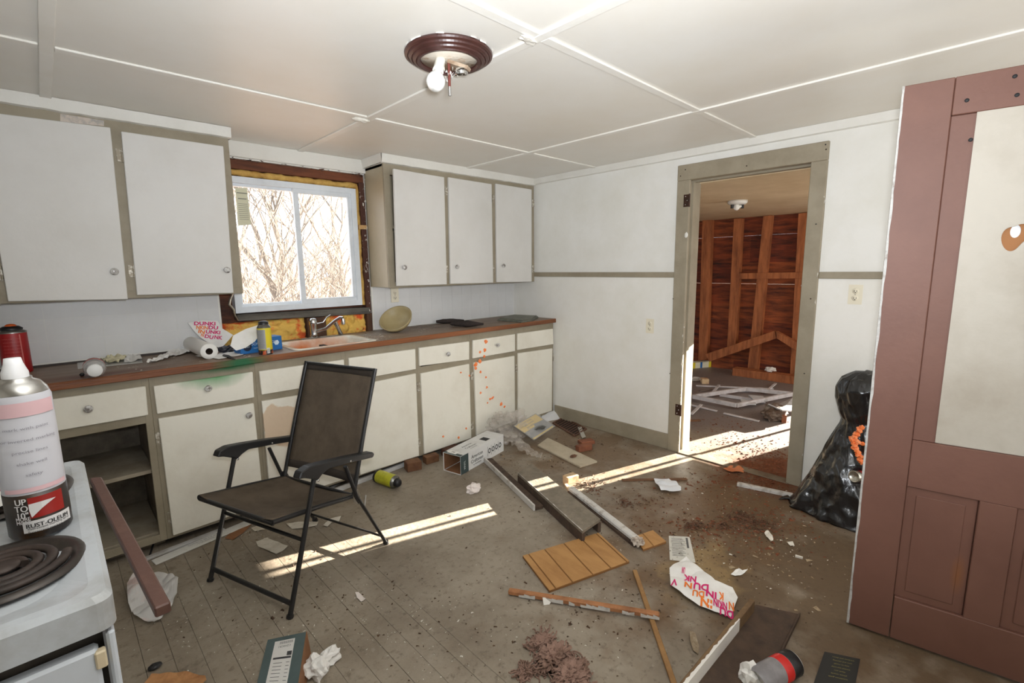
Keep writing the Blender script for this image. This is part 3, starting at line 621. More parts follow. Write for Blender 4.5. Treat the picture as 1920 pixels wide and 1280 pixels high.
sk_ = MB().lathe([(0, -.05), (.018, -.05), (.019, -.045), (.019, .005), (.021, .018), (.016, .02)], bc, ba, 16).build('socket', M('porcelain', (238, 236, 226), .35), cl)
MB().lathe([(.015, .015), (.017, .03), (.028, .048), (.034, .064), (.033, .08), (.022, .096), (0, .102)], bc, ba, 18).build('bulb', BULB, cl)
mb = MB(); mb.bar(V((lx, ly, H-.032))+RT*.0, V((lx, ly, H-.062))+RT*.075-fwdh*.02, .034, .012); mb.build('broken_socket', M('dirty_metal', (176, 156, 134), .6, (120, 92, 66), 20), cl)
c2 = V((lx, ly, H-.055))+RT*.045-fwdh*.02
MB().lathe([(.010, 0), (.022, .004), (.026, .022), (.022, .026)], c2, V((.2, .2, -1)), 14).build('glass_remnant', CHROME, cl)
rod0 = V((lx, ly, H-.03))-fwdh*.01
MB().tube([rod0, rod0+V((0, 0, -.06)), rod0+V((0, 0, -.115))], .0052, 8).build('rod', M('rusty_rod', (112, 52, 42), .6), cl)
MB().tube([rod0+V((0, 0, -.09)), rod0+V((0, 0, -.122))], .0058, 8).build('rod_tip', CHROME, cl)
mb = MB(); r_ = random.Random(8)
for k in range(26):
    c = rod0+V((r_.uniform(-.03, .04), r_.uniform(-.03, .03), r_.uniform(-.065, -.03))); s = .006
    mb.add([c+V((r_.uniform(-s, s), r_.uniform(-s, s), r_.uniform(-s, s)*1.5)) for _ in range(4)], [(0,1,2),(0,2,3),(0,3,1),(1,3,2)])
mb.build('torn_foil', M('torn_foil', (236, 234, 228), .4, metal=.3), cl)['kind'] = 'stuff'
# ================================================================ FOLDING CHAIR
F0 = fl(394, 1089); F1 = fl(543, 1158); R1 = fl(726, 1019)
ca = (F1-F0).normalized(); cb = Z_.cross(ca); cb = -cb if cb.dot(R1-F1) < 0 else cb
CW = .537
def cp(u, w_, z): return F0+cb*u+ca*w_+Z_*z
ch = thing('folding_chair', 'black metal folding patio chair with brown mesh seat and back', 'chair', cp(.3, CW/2, 0))
SLING = M('brown_sling_mesh', (102, 88, 72), .8, (80, 68, 55), 10, .4, .7, .5, 400)
nt = SLING.node_tree
def mesh_fabric(mt, a=.9):
    nt = mt.node_tree; N = nt.nodes; L = nt.links
    tr = N.new('ShaderNodeBsdfTransparent'); mx = N.new('ShaderNodeMixShader'); mx.inputs[0].default_value = a
    L.new(tr.outputs[0], mx.inputs[1]); L.new(N['Principled BSDF'].outputs[0], mx.inputs[2]); L.new(mx.outputs[0], N['Material Output'].inputs['Surface'])
mesh_fabric(SLING, .93)
for s, w_ in ((0, 0), (1, CW)):
    i_ = .026 if s == 0 else -.026
    MB().tube([cp(0, w_, 0), cp(.09, w_, .275), cp(.175, w_, .543)], .0125, 10, flat=.8).build('front_leg', BLACKM, ch)
    MB().tube([cp(.592, w_+i_*.3, 0), cp(.41, w_+i_*.3, .345), cp(.352, w_+i_*.2, .518)], .011, 10, flat=.75).build('rear_leg', BLACKM, ch)
    MB().tube([cp(.592, w_+i_*.3, 0), cp(.585, w_+i_*.3, .014)], .0145, 10).build('foot_cap', BLACKM, ch)
    MB().tube([cp(.0, w_, 0), cp(.004, w_, .012)], .0145, 10).build('foot_cap', BLACKM, ch)
    # arm: profile in side plane, widened
    prof = [(.085, .572), (.098, .596), (.14, .604), (.22, .592), (.36, .566), (.505, .535), (.515, .522), (.505, .508), (.36, .536), (.235, .556), (.20, .545), (.175, .528), (.15, .545), (.11, .566)]
    wa = w_-.022; MB().prism([cp(u, wa, z) for u, z in prof], ca*.044).build('armrest', M('black_plastic', (32, 32, 33), .45, (58, 56, 54), 20, .62, .8), ch, bevel=.004)
    MB().tube([cp(-.02, w_+i_, .425), cp(.20, w_+i_, .385), cp(.425, w_+i_, .338)], .011, 10).build('seat_rail', BLACKM, ch)
    MB().tube([cp(.405, w_+i_, .335), cp(.50, w_+i_, .63), cp(.603, w_+i_, .925)], .0125, 10, flat=.8).build('back_post', BLACKM, ch)
    MB().prism([cp(.39, w_+i_*.6, .375), cp(.425, w_+i_*.6, .372), cp(.44, w_+i_*.6, .335), cp(.42, w_+i_*.6, .295), cp(.395, w_+i_*.6, .32)], ca*(.004)).build('joint_plate', CHROME if s else BLACKM, ch)
    for u, z in ((.175, .53), (.36, .545)): MB().lathe([(0, .003), (.005, .002), (.005, 0)], cp(u, w_+(.023 if s else .023), z), ca, 8).build('rivet', CHROME, ch)
def cbar(u, z, r, nm, m0=0, f_=1.0): MB().tube([cp(u, m0, z), cp(u, CW-m0, z)], r, 8, flat=f_).build(nm, BLACKM, ch)
cbar(.017, .052, .010, 'foot_bar', .004); cbar(.097, .292, .008, 'cross_bar', .005); cbar(.565, .055, .006, 'rear_bar', .01); cbar(.601, .918, .008, 'top_bar', .03); cbar(-.014, .418, .010, 'seat_front_bar', .026); cbar(.41, .345, .008, 'seat_rear_bar', .03)
def grid(fn, nu, nv, sm=True):
    mb_ = MB(); mb_.add([fn(i/nu, j/nv) for i in range(nu+1) for j in range(nv+1)], [(i*(nv+1)+j, (i+1)*(nv+1)+j, (i+1)*(nv+1)+j+1, i*(nv+1)+j+1) for i in range(nu) for j in range(nv)], sm); return mb_
def seatf(a, b):
    u = -.018+a*.44; z = .428-a*.088; sag = math.sin(math.pi*b)*(.012+.028*math.sin(math.pi*min(a*1.0, 1)))+.012*(1-a)*math.sin(math.pi*b)
    return cp(u, .024+b*(CW-.048), z+.008-sag-.006*math.sin(a*9+b*3)*math.sin(math.pi*b)*math.sin(math.pi*a))
grid(seatf, 20, 16).build('seat_sling', SLING, ch, solid=.002)
def backf(a, b):
    u = .425+a*.178; z = .40+a*.52
    q = cp(u, .028+b*(CW-.056), z)
    return q+cb*(.022*math.sin(math.pi*b)*(.5+.5*math.sin(math.pi*a)))
grid(backf, 16, 12).build('back_sling', SLING, ch, solid=.002)
for k in (0.0, .93): grid(lambda a, b, k=k: backf(k+a*.07, b)-cb*.003, 2, 12).build('sling_hem', M('sling_hem', (52, 44, 37), .85), ch, solid=.002)
# ================================================================ STOVE
ZS = 1.0
c0 = fl(137, 862, ZS); c1 = fl(243, 1098, ZS)
SXR = (c0.x+c1.x)/2; SYB, SYF = c0.y, c1.y
SXL = SXR-.76
STV = M('stove_enamel', (200, 206, 214), .28, (188, 192, 198), 4, .45, .8)
STT = M('grimy_cooktop', (184, 189, 194), .3, (154, 153, 150), 7, .45, .72, .05, 60)
st = thing('stove', 'white electric coil stove in the near left corner', 'stove', ((SXL+SXR)/2, (SYB+SYF)/2, 0))
MB().box((SXL+.01, SYF+.03, .02), (SXR-.012, SYB, ZS-.049)).build('body', STV, st, bevel=.004)
MB().box((SXL+.03, SYF+.026, .1), (SXR-.016, SYF+.032, ZS-.052)).build('gap_shade_sheet', DARK, st)  # dark sheet stands in for shade in the gaps round the oven door
# cooktop with raised rim
rg = [rr(SXL, SXR, SYF, SYB, ZS-.048, .018), rr(SXL, SXR, SYF, SYB, ZS-.008, .018), rr(SXL+.006, SXR-.006, SYF+.006, SYB-.006, ZS, .016), rr(SXL+.022, SXR-.022, SYF+.022, SYB-.022, ZS-.001, .03), rr(SXL+.05, SXR-.05, SYF+.06, SYB-.05, ZS-.010, .05)]
n = len(rg[0]); mb = MB(); mb.add([q for r in rg for q in r], [tuple(range(n))]+[(i*n+j, i*n+(j+1) % n, (i+1)*n+(j+1) % n, (i+1)*n+j) for i in range(4) for j in range(n)]+[tuple(4*n+j for j in range(n))], False)
mb.build('cooktop', STT, st)
PAN = M('burnt_drip_pan', (60, 54, 50), .35, (92, 84, 76), 14, .5, .75, metal=.5); COILM = M('coil_element', (66, 54, 48), .55, (34, 30, 28), 12, metal=.3)
bcx = fl(4, 1080, ZS-.008)
for (dx, dy, R) in ((0, 0, .092), (-.28, .02, .11), (-.02, .34, .11), (-.28, .34, .092)):
    c = V((bcx.x+dx, bcx.y+dy, ZS-.010))
    if c.y+R > SYB-.03: c.y = SYB-.03-R
    bu = MB().lathe([(R, .006), (R-.004, .012), (R-.012, .011), (R-.02, .004), (R*.5, -.012), (0, -.014)], c, n=40).build('drip_pan', PAN, st)
    pts = []; turns = 4 if R > .1 else 3
    for k in range(turns*28+1):
        a = k/28*2*math.pi; rad = .022+(R-.045)*k/(turns*28); pts.append(c+V((rad*math.cos(a), rad*math.sin(a), .011)))
    MB().tube(pts, .0068, 8, flat=.75).build('coil', COILM, bu)
    MB().lathe([(0, .012), (.02, .012), (.02, .016), (0, .017)], c, n=16).build('medallion', COILM, bu)
# front: oven door with frame and corner post
xg = at(185, 1180, 'y', SYF).x
MB().box((SXL+.04, SYF+.004, .2), (xg-.003, SYF+.026, ZS-.072)).build('oven_door', STV, st, bevel=.004)
MB().box((xg+.006, SYF+.006, .05), (SXR-.004, SYF+.03, ZS-.056)).build('corner_post', STV, st, bevel=.003)
MB().box((xg-.008, SYF+.000, ZS-.10), (xg+.004, SYF+.012, ZS-.075)).build('door_catch', M('yellowed_catch', (206, 190, 160), .5), st, bevel=.002)
MB().box((SXL+.12, SYF-.03, .86), (xg-.16, SYF-.015, .885)).build('oven_handle', CHROME, st, bevel=.004)
MB().box((SXL, SYB-.06, ZS), (SXR-.2, SYB-.0, ZS+.004)).build('rear_trim', STV, st)
# brown strip along the side of the stove
a0, a1, b0, b1 = fl(163, 896, .985), fl(186, 894, .985), fl(283, 1143, .955), fl(314, 1130, .955)
SXs = SXR+.003
off_ = max(0, SXs-min(a0.x, b0.x)); P = [q+V((off_, 0, 0)) for q in (a0, a1, b1, b0)]
mb = MB().prism(P, (0, 0, -.016)); tag(mb.build('wooden_strip', M('brown_painted_strip', (86, 58, 49), .5, (106, 76, 64), 14, .5, .75, .1, 40), bevel=.002), 'narrow brown strip jutting along the right side of the stove', 'wood strip')
# spray can on the stove
def wrap(mb, body, size, base, R, ang, z, bold=False, axis=None, squeeze=1.0):
    vs_, fs = textmesh(body, size)
    for k in ((0, .04*size) if bold else (0,)):
        mb.add([V((base.x+math.cos(ang+(v.x*squeeze+k)/R)*(R+.0022), base.y+math.sin(ang+(v.x*squeeze+k)/R)*(R+.0022), base.z+z+v.y)) for v in vs_], fs)
    return mb
def patch(base, R, a0, a1, z0, z1, n=10, dr=.0012):
    mb = MB()
    P = [V((base.x+math.cos(a0+(a1-a0)*i/n)*(R+dr), base.y+math.sin(a0+(a1-a0)*i/n)*(R+dr), base.z+z)) for i in range(n+1) for z in (z0, z1)]
    return mb.add(P, [(2*i, 2*i+2, 2*i+3, 2*i+1) for i in range(n)], True)
b0 = fl(79, 990, ZS-.004); dist = (b0-CAM).dot(_f); R = 43*dist/FPX
view = math.atan2(CAM.y-b0.y, CAM.x-b0.x)
def hz_(px, py):
    d = ray(px, py); t = ((b0-CAM).dot(V((d.x, d.y, 0))))/(d.x*d.x+d.y*d.y); return (CAM+d*t).z-b0.z
ztop = hz_(20, 737); zlab = hz_(60, 912)
HT = ztop
can = thing('spray_can', 'large white and black spray paint can with red label on the stove', 'spray can', b0)
MB().lathe([(0, 0), (R*.96, 0), (R, .004), (R, zlab), (R, HT*.97), (R*.94, HT)], b0, n=36).build('body', M('can_white', (206, 206, 214), .3), can)
MB().lathe([(R*.96, -.0002), (R+.0005, .004), (R+.0005, zlab), (R, zlab)], b0, n=36).build('lower_wrap', M('can_black_brown', (38, 30, 26), .35, (84, 58, 26), 12, .5, .7), can)
MB().lathe([(R*.95, HT), (R*.9, HT+.006), (R*.72, HT+.016), (R*.5, HT+.021), (R*.5, HT+.024), (R*.3, HT+.024)], b0, n=30).build('dome', M('can_dome_metal', (176, 174, 170), .25, metal=.9), can)
MB().lathe([(R*.42, HT+.022), (R*.42, HT+.032), (R*.30, HT+.046), (R*.26, HT+.055), (0, HT+.055)], b0, n=20).build('nozzle', M('white_nozzle', (232, 232, 234), .35), can)
PK = M('faded_pink_print', (226, 188, 194), .5); RD = M('label_red', (158, 34, 28), .4); WP = M('label_white', (224, 222, 222), .4); GYI = M('grey_ink', (150, 148, 158), .6)
patch(b0, R, view-1.0, view+1.15, HT*.86, HT*.955).build('pink_band', PK, can)
patch(b0, R, view-.55, view+1.1, .012, zlab*.42).build('white_label', WP, can)
patch(b0, R, view-.28, view+.85, zlab*.47, zlab*.93).build('red_label', RD, can)
mb = MB(); mb.add([V((b0.x+math.cos(view+a)*(R+.003), b0.y+math.sin(view+a)*(R+.003), b0.z+z)) for a, z in ((-.26, zlab*.80), (.1, zlab*.81), (.55, zlab*.80), (.1, zlab*.66), (-.22, zlab*.5), (-.26, zlab*.65))], [(0,1,3,5),(1,2,3),(5,3,4)]); mb.build('white_arrow', WP, can)
mb = wrap(MB(), 'RUST-OLEUM', .0098, b0, R, view+.24, zlab*.31, True, squeeze=.9)
for k in range(3): wrap(mb, 'fluorescent marking spray', .005, b0, R, view+.28, zlab*(.22-.07*k)+.002)
mb.build('lettering', INK, can)
mb = MB()
for k, s_ in enumerate(('UP', 'TO', '10"')): wrap(mb, s_, .014, b0, R, view-.50, zlab*(.86-.15*k), True, squeeze=.8)
for k in range(2): wrap(mb, 'MORE', .008, b0, R, view-.50, zlab*(.43+.001-.08*k)+.004, True, squeeze=.8)
mb.build('lettering', WP, can)
mb = MB()
for k in range(5): wrap(mb, ('mark with paint', 'for inverted marking', 'precise lines', 'shake well', 'safety')[k], .0068, b0, R, view+.05, HT*(.78-.08*k), squeeze=1.2)
mb.build('faded_print', GYI, can)
patch(b0, R, view-1.0, view+1.15, zlab+.004, zlab+.011).build('pink_band', PK, can)
# paper bag corner on the stove
OR_ = M('bag_orange', (240, 124, 40), .6); MG = M('bag_magenta', (214, 30, 110), .6)
bb0 = fl(0, 960, ZS)
bgl = thing('paper_bag', 'white paper bag with pink and orange letters behind the spray can', 'paper bag', V((bb0.x-.06, bb0.y+.05, ZS)))
def hb(x, y): return ZS+.012+.028*abs(nz((x, y, 0), 9, 3))+.012*nz((x, y, 0), 25, 2)
ol = [fl(21, 958, ZS), fl(16, 880, ZS), fl(-60, 860, ZS), fl(-110, 900, ZS), fl(-80, 985, ZS)]
sheet(ol, hb, 4).build('bag_paper', PAPER, bgl)
mb = MB()
for k, (px, py, m_) in enumerate(((5, 940, 0), (6, 905, 0), (-25, 920, 0))):
    vs_, fs = textmesh('DU', .055, .03); o = fl(px, py, ZS); mb.add([V((o.x+v.x*.7-v.y*.3, o.y+v.x*.3+v.y*.7, hb(o.x+v.x*.7-v.y*.3, o.y+v.x*.3+v.y*.7)+.003)) for v in vs_], fs)
mb.build('lettering', MG, bgl)
# ================================================================ BROWN DOOR
B0 = fl(1589, 1172); dd_ = V((.164, -.987, 0)).normalized(); dn = V((-dd_.y, dd_.x, 0)); dn = dn if dn.dot(CAM-B0) > 0 else -dn
def dpx(px, py, o=0.0): return onpl(px, py, B0+dn*o, dn)
DW, DH = .83, 1.985
door = thing('panel_door', 'open brown painted wooden panel door at the right edge', 'door', B0+dd_*.4)
BRN = M('brown_door_paint', (113, 77, 64), .58, (101, 67, 55), 3, .4, .75, .06, 50, stains=((dpx(1795, 1080), V((.25, .022, .09)), (126, 80, 50), .9, .3, 9),))
def dloc(p): q = p-B0; return q.dot(dd_), q.z
u1 = dloc(dpx(1742, 560))[0]; ST = dloc(dpx(1740, 400))[0]; ST = .115
def dbox(u0, u1_, z0, z1, o0, o1, nm, mat=None, par=None, bev=.002): return MB().prism([B0+dd_*u0+Z_*z0+dn*o0, B0+dd_*u1_+Z_*z0+dn*o0, B0+dd_*u1_+Z_*z1+dn*o0, B0+dd_*u0+Z_*z1+dn*o0], dn*(o1-o0)).build(nm, mat or BRN, par or door, bevel=bev)
us = dloc(dpx(1742, 560))[0]
zt_b = dloc(dpx(1745, 222))[1]       # bottom of the top rail
zl_t = dloc(dpx(1690, 822))[1]; zl_b = dloc(dpx(1682, 908))[1]; zb_t = dloc(dpx(1658, 1112))[1]
um0 = dloc(dpx(1838, 935))[0]; um1 = dloc(dpx(1920, 1000))[0]
print('door dims', us, zt_b, zl_t, zl_b, zb_t, um0, um1)
dbox(.0, us, .012, DH, -.035, 0, 'stile'); dbox(DW-us, DW, .012, DH, -.035, 0, 'stile')
dbox(us+.001, DW-us-.001, zt_b, DH, -.035, -.0008, 'top_rail'); dbox(us+.001, DW-us-.001, zl_b, zl_t, -.035, -.0008, 'lock_rail'); dbox(us+.003, DW-us-.003, .012, zb_t, -.035, -.0008, 'bottom_rail')
dbox(um0, um0+.09, zb_t, zl_b, -.035, -.001, 'mullion')
for a, b in ((us, um0), (um0+.09, DW-us)):
    pn = dbox(a+.001, b-.001, zb_t, zl_b, -.028, -.012, 'lower_panel')
    dbox(a+.03, b-.03, zb_t+.03, zl_b-.03, -.012, -.0085, 'panel_field', None, pn, .003)
# glazed opening frame pieces and cover board with hole
ug = dloc(dpx(1793, 520))[0]; zg_b = dloc(dpx(1766, 832))[1]; zg_t = dloc(dpx(1822, 214))[1]
dbox(us+.001, ug+.01, zl_t, zt_b, -.03, -.009, 'glazing_board'); dbox(DW-us-.09, DW-us-.001, zl_t, zt_b, -.03, -.009, 'glazing_board')
COVER = M('cream_cover_board', (178, 171, 159), .6, (162, 153, 139), 3.5, .4, .7, .1, 30)
hc = dloc(dpx(1903, 444)); hr = (.027, .042)
ua, ub = ug, DW-us-.09
# board with hole: ring of quads between hole and rectangle
rec = []; hol = []; n = 32
for k in range(n):
    a = 2*math.pi*k/n; cx, sz = math.cos(a), math.sin(a); wob = 1+.16*math.sin(2*a+.6)+.1*math.sin(3*a)
    hol.append((hc[0]+hr[0]*wob*cx, hc[1]+hr[1]*wob*sz))
    tx = ((ub-hc[0]) if cx > 0 else (hc[0]-ua))/max(abs(cx), 1e-6); tz = ((zt_b-hc[1]) if sz > 0 else (hc[1]-zg_b))/max(abs(sz), 1e-6); t = min(tx, tz)
    rec.append((hc[0]+cx*t, hc[1]+sz*t))
# make sure corners are included
for cu, cz in ((ua, zg_b), (ua, zt_b), (ub, zt_b), (ub, zg_b)):
    k = min(range(n), key=lambda i: (rec[i][0]-cu)**2+(rec[i][1]-cz)**2); rec[k] = (cu, cz)
mb = MB()
P = [B0+dd_*u+Z_*z+dn*o for ring in (rec, hol) for o in (-.004, -.010) for u, z in ring]
mb.add(P, [(i, (i+1) % n, 2*n+(i+1) % n, 2*n+i) for i in range(n)]+[(n+i, n+(i+1) % n, 3*n+(i+1) % n, 3*n+i) for i in range(n)]+[(2*n+i, 2*n+(i+1) % n, 3*n+(i+1) % n, 3*n+i) for i in range(n)]+[(i, (i+1) % n, n+(i+1) % n, n+i) for i in range(n)])
cov = mb.build('cover_board', COVER, door)
# second layer: brown hardboard with smaller hole
h2 = dloc(dpx(1906, 433)); rec2 = []; hol2 = []
for k in range(n):
    a = 2*math.pi*k/n; hol2.append((h2[0]+.012*math.cos(a), h2[1]+.020*math.sin(a))); rec2.append((hc[0]+.075*math.cos(a), hc[1]+.09*math.sin(a)))
P = [B0+dd_*u+Z_*z+dn*o for ring in (rec2, hol2) for o in (-.012, -.016) for u, z in ring]
mb = MB(); mb.add(P, [(i, (i+1) % n, 2*n+(i+1) % n, 2*n+i) for i in range(n)]+[(n+i, n+(i+1) % n, 3*n+(i+1) % n, 3*n+i) for i in range(n)]+[(2*n+i, 2*n+(i+1) % n, 3*n+(i+1) % n, 3*n+i) for i in range(n)])
mb.build('hardboard', M('hardboard', (150, 100, 56), .7), cov)
dbox(ua+.02, ub-.02, zg_b+.03, zt_b-.03, -.026, -.022, 'daylight_pane', M('white_for_daylight', (240, 240, 238), .3), None, 0)  # white sheet stands in for bright daylight seen through the hole
# paint-chipped edge and details
mb = MB(); m_ = 70
for i in range(m_):
    z0, z1 = .012+(DH-.012)*i/m_, .012+(DH-.012)*(i+1)/m_; w0, w1 = (.001+.006*abs(nz((j, 4, 0), .33))+.004*abs(nz((j, 9, 0), .9)) for j in (i, i+1))
    A = lambda u, z, o: B0+dd_*u+Z_*z+dn*o
    mb.add([A(-.004, z0, -.035), A(-.004, z1, -.035), A(-.004, z1, .0006), A(-.004, z0, .0006), A(w0*.8, z0, .0012), A(w1*.8, z1, .0012), A(0, z0, -.035), A(0, z1, -.035)], [(0,1,2,3),(3,2,5,4),(0,1,7,6)])
mb.build('chipped_white_edge', M('old_white_edge', (186, 184, 180), .6, (146, 138, 130), 30, .5, .7, .4, 60), door)
for px, py in ((1813, 188), (1907, 178), (1903, 143), (1820, 262)): MB().lathe([(0, .001), (.006, .001), (.006, 0)], dpx(px, py), dn, 10).build('screw_hole', INK, door)
# ================================================================ ITEMS ON THE COUNTER
def lay_can(a, b, prof, mats, root):
    pass
def vcan(name, label, cat, base, R, Hh, parts):
    t = thing(name, label, cat, base)
    for nm, prof, mat in parts: MB().lathe([(r*R, h*Hh) for r, h in prof], base, n=24).build(nm, mat, t)
    return t
def pxr(p, px): return px*(V(p)-CAM).dot(_f)/FPX
# red can far left
b = fl(35, 698, CT); R = pxr(b, 20); dtop = at(24, 622, 'y', b.y).z-CT
FADER = M('can_red', (176, 26, 30), .4, (150, 20, 26), 6); DKC = M('can_black', (30, 30, 32), .4)
vw = math.atan2(CAM.y-b.y, CAM.x-b.x)
t = vcan('foam_can', 'tall red spray foam can with orange tip on the counter', 'spray can', b, R, dtop, [('body', [(0, 0), (.97, 0), (1, .02), (1, .97), (.95, 1.0)], FADER), ('rim', [(1.03, .98), (1.03, 1.02), (.7, 1.05), (.6, 1.08)], M('can_rim', (150, 148, 144), .3, metal=.8)), ('collar', [(.75, 1.04), (.8, 1.09), (.55, 1.14), (.2, 1.15)], DKC), ('tip', [(.38, 1.12), (.4, 1.16), (.25, 1.19), (0, 1.20)], M('orange_tip', (232, 104, 40), .4))])
mb = MB()
for k in range(9): wrap(mb, 'contents under pressure', .006, b, R, vw-.15, dtop*(.85-.08*k))
mb.build('lettering', M('pale_red_print', (214, 120, 116), .5), t)
patch(b, R, vw+.42, vw+.52, .01, dtop*.95, 3).build('label_edge', M('pale_red_print', (214, 120, 116)), t)
# clear bottle lying, white cap toward camera
ca_ = fl(180, 709, CT)
axb = (V((CAM.x-ca_.x, CAM.y-ca_.y, 0)).normalized()); Rb = pxr(ca_, 17); c = ca_+Z_*Rb
t = thing('plastic_bottle', 'small clear bottle lying with its white cap facing out on the counter', 'bottle', ca_)
CLEAR = M('clear_plastic', (206, 204, 202), .12, alpha=.42, spec=.6)
MB().lathe([(0, -.11), (Rb*.9, -.11), (Rb, -.10), (Rb, -.02), (Rb*.85, .0), (Rb*.62, .014), (Rb*.58, .02)], c, axb, 20).build('body', CLEAR, t)
MB().lathe([(Rb*.68, .016), (Rb*.68, .034), (Rb*.62, .037), (0, .037)], c, axb, 20).build('cap', M('white_cap', (232, 232, 230), .4), t)
patch_ = MB().lathe([(Rb*1.004, -.085), (Rb*1.004, -.05)], c, axb, 20).build('label_band', M('label_red_band', (196, 92, 88), .5), t)
blob(fl(155, 706, CT)+Z_*.006, (.008, .006, .006), .2, 2, 3, 2)
tag(blob(fl(154, 705, CT)+Z_*.008, (.010, .008, .009), .2, 2, 3, 2, floor=CT).build('bottle_cap', DKC), 'tiny black cap beside the lying clear bottle', 'cap')
# scraps of white trim and plastic behind
def board(pxs, zt, th, name, label, cat, mat, group=None, bevel=.0015):
    P = [fl(px, py, zt) for px, py in pxs]; o = MB().prism(P, (0, 0, -th)).build(name, mat, bevel=bevel); tag(o, label, cat, group); return o
TRW = M('white_trim', (226, 225, 220), .55, (206, 202, 194), 12, .5, .75, .08, 40)
board([(140, 669), (340, 648), (341, 652), (141, 675)], CT+.016, .012, 'trim_strip', 'long white trim strip lying at the back of the counter', 'trim strip', TRW)
board([(144, 678), (262, 667), (268, 679), (146, 691)], CT+.004, .003, 'plastic_sheet', 'flat white plastic piece under scraps on the counter', 'plastic scrap', M('flat_plastic', (196, 194, 190), .4))
def scrap(pxs, z0, amp, name, label, cat, mat, seed, cuts=3, fs=30, group=None, zfun=None):
    P = [fl(px, py, z0) for px, py in pxs]; cx = sum((p for p in P), V())/len(P)
    o = sheet(P, lambda x, y: z0+.001+amp*(abs(nz((x, y, 0), fs, seed))*1.5+.3*abs(nz((x, y, 0), fs*2.3, seed+3)))+(zfun(x, y) if zfun else 0), cuts).build(name, mat)
    tag(o, label, cat, group); return o
YELP = M('yellowed_scrap', (222, 214, 180), .6, (200, 194, 160), 20)
scrap([(188, 667), (214, 664), (240, 668), (232, 678), (206, 684), (190, 676)], CT+.005, .03, 'paper_scrap', 'yellowed crumpled scrap behind the clear bottle', 'paper', YELP, 3)
scrap([(240, 668), (262, 665), (268, 676), (246, 679), (232, 680)], CT+.005, .02, 'paper_scrap', 'small grey white scrap at the end of the trim strip', 'paper', PAPER, 5)
scrap([(275, 683), (300, 668), (320, 660), (345, 655), (358, 662), (330, 668), (305, 675)], CT+.002, .022, 'torn_plastic', 'long torn white plastic shreds left of the paper towel roll', 'plastic scrap', PAPER, 7)
scrap([(366, 668), (400, 668), (440, 650), (470, 655), (455, 666), (410, 674)], CT+.001, .006, 'paper_sheet', 'flat white paper sheet under the towel roll', 'paper', PAPER, 8)
# paper towel roll
p0, p1 = fl(394, 673, CT), fl(348, 651, CT); Rr = pxr(p0, 14.5); a0 = p0+Z_*Rr; a1 = p1+Z_*Rr; ax_ = (a0-a1).normalized(); Lr = (a0-a1).length
t = thing('paper_towel_roll', 'white paper towel roll lying on the counter', 'paper roll', (p0+p1)/2)
TOW = M('towel_paper', (240, 238, 233), .9, bump=.15, bscale=160)
MB().lathe([(Rr*.42, 0), (Rr*.99, 0), (Rr, .002), (Rr, Lr-.002), (Rr*.99, Lr), (Rr*.42, Lr)], a1, ax_, 28).build('roll', TOW, t)
MB().lathe([(Rr*.42, 0), (Rr*.42, Lr-.001)], a1, ax_, 20).build('core', M('core_card', (92, 74, 58), .9), t)
MB().lathe([(Rr*.415, Lr*.3), (0, Lr*.3)], a1, ax_, 20).build('core_shade_disc', INK, t)  # black disc paints the shade deep inside the core
# patterned bag and wrapper leaning on the roll and the blue carton
fh_ = V((_f.x, _f.y, 0)).normalized()
class Lean:
    def __init__(s_, px, py, tilt, z0=CT+.002):
        s_.o = fl(px, py, z0); hn_ = (-fh_*.25+V((0, -.75, 0))).normalized(); s_.n = (hn_*math.cos(tilt)+Z_*math.sin(tilt)).normalized(); s_.e1 = Z_.cross(hn_).normalized(); s_.e2 = s_.n.cross(s_.e1)
    def uv(s_, px, py): q_ = onpl(px, py, s_.o, s_.n)-s_.o; return V((q_.dot(s_.e1), q_.dot(s_.e2), 0))
    def mp(s_, q_): return s_.o+s_.e1*q_.x+s_.e2*q_.y+s_.n*q_.z
    def sheet(s_, pxs, amp, seed, fs=14):
        s_.h = lambda x, y: amp*(nz((x, y, 0), fs, seed)+.5*nz((x, y, 0), fs*2.2, seed+2))
        mb_ = sheet([s_.uv(*p_) for p_ in pxs], s_.h, 4); mb_.v = [s_.mp(q_) for q_ in mb_.v]
        for q_ in mb_.v: q_.z = max(q_.z, CT+.001); q_.y = min(q_.y, -.006)
        return mb_
    def text(s_, mb_, body, x0_, x1_, y_, slope, size):
        a_, b_ = s_.uv(x0_, y_), s_.uv(x1_, y_+slope); d_ = (b_-a_); L__ = d_.length; d_.normalize(); u_ = V((-d_.y, d_.x, 0)); vs_, fs_ = textmesh(body, size, .035); lo_ = min(v.x for v in vs_); k_ = L__/(max(v.x for v in vs_)-lo_)
        P_ = [a_+d_*((v.x-lo_)*k_)+u_*v.y for v in vs_]; mb_.add([s_.mp(V((q_.x, q_.y, s_.h(q_.x, q_.y)+.003))) for q_ in P_], fs_)
ln = Lean(414, 654, .30)
bag2 = thing('paper_bag', 'crumpled white bag with pink and orange print leaning over the towel roll', 'paper bag', ln.o)
ln.sheet([(352, 605), (380, 600), (408, 601), (416, 615), (437, 628), (424, 643), (414, 653), (394, 645), (375, 632), (362, 618)], .008, 4).build('bag_paper', PAPER, bag2, solid=.001)
pm, po = MB(), MB()
ln.text(pm, 'DUNKI', 364, 404, 607, 0, .03); ln.text(po, 'NKIN', 368, 390, 614, 1, .03); ln.text(pm, 'DU', 391, 409, 614, 1, .03); ln.text(po, 'IN', 372, 384, 621, 2, .03); ln.text(pm, 'UNKI', 386, 413, 622, 2, .03); ln.text(pm, 'DU', 384, 400, 630, 3, .03); ln.text(po, 'N', 377, 382, 628, 1, .028); ln.text(pm, 'NK', 402, 417, 632, 2, .03)
pm.build('lettering', MG, bag2); po.build('lettering', OR_, bag2)
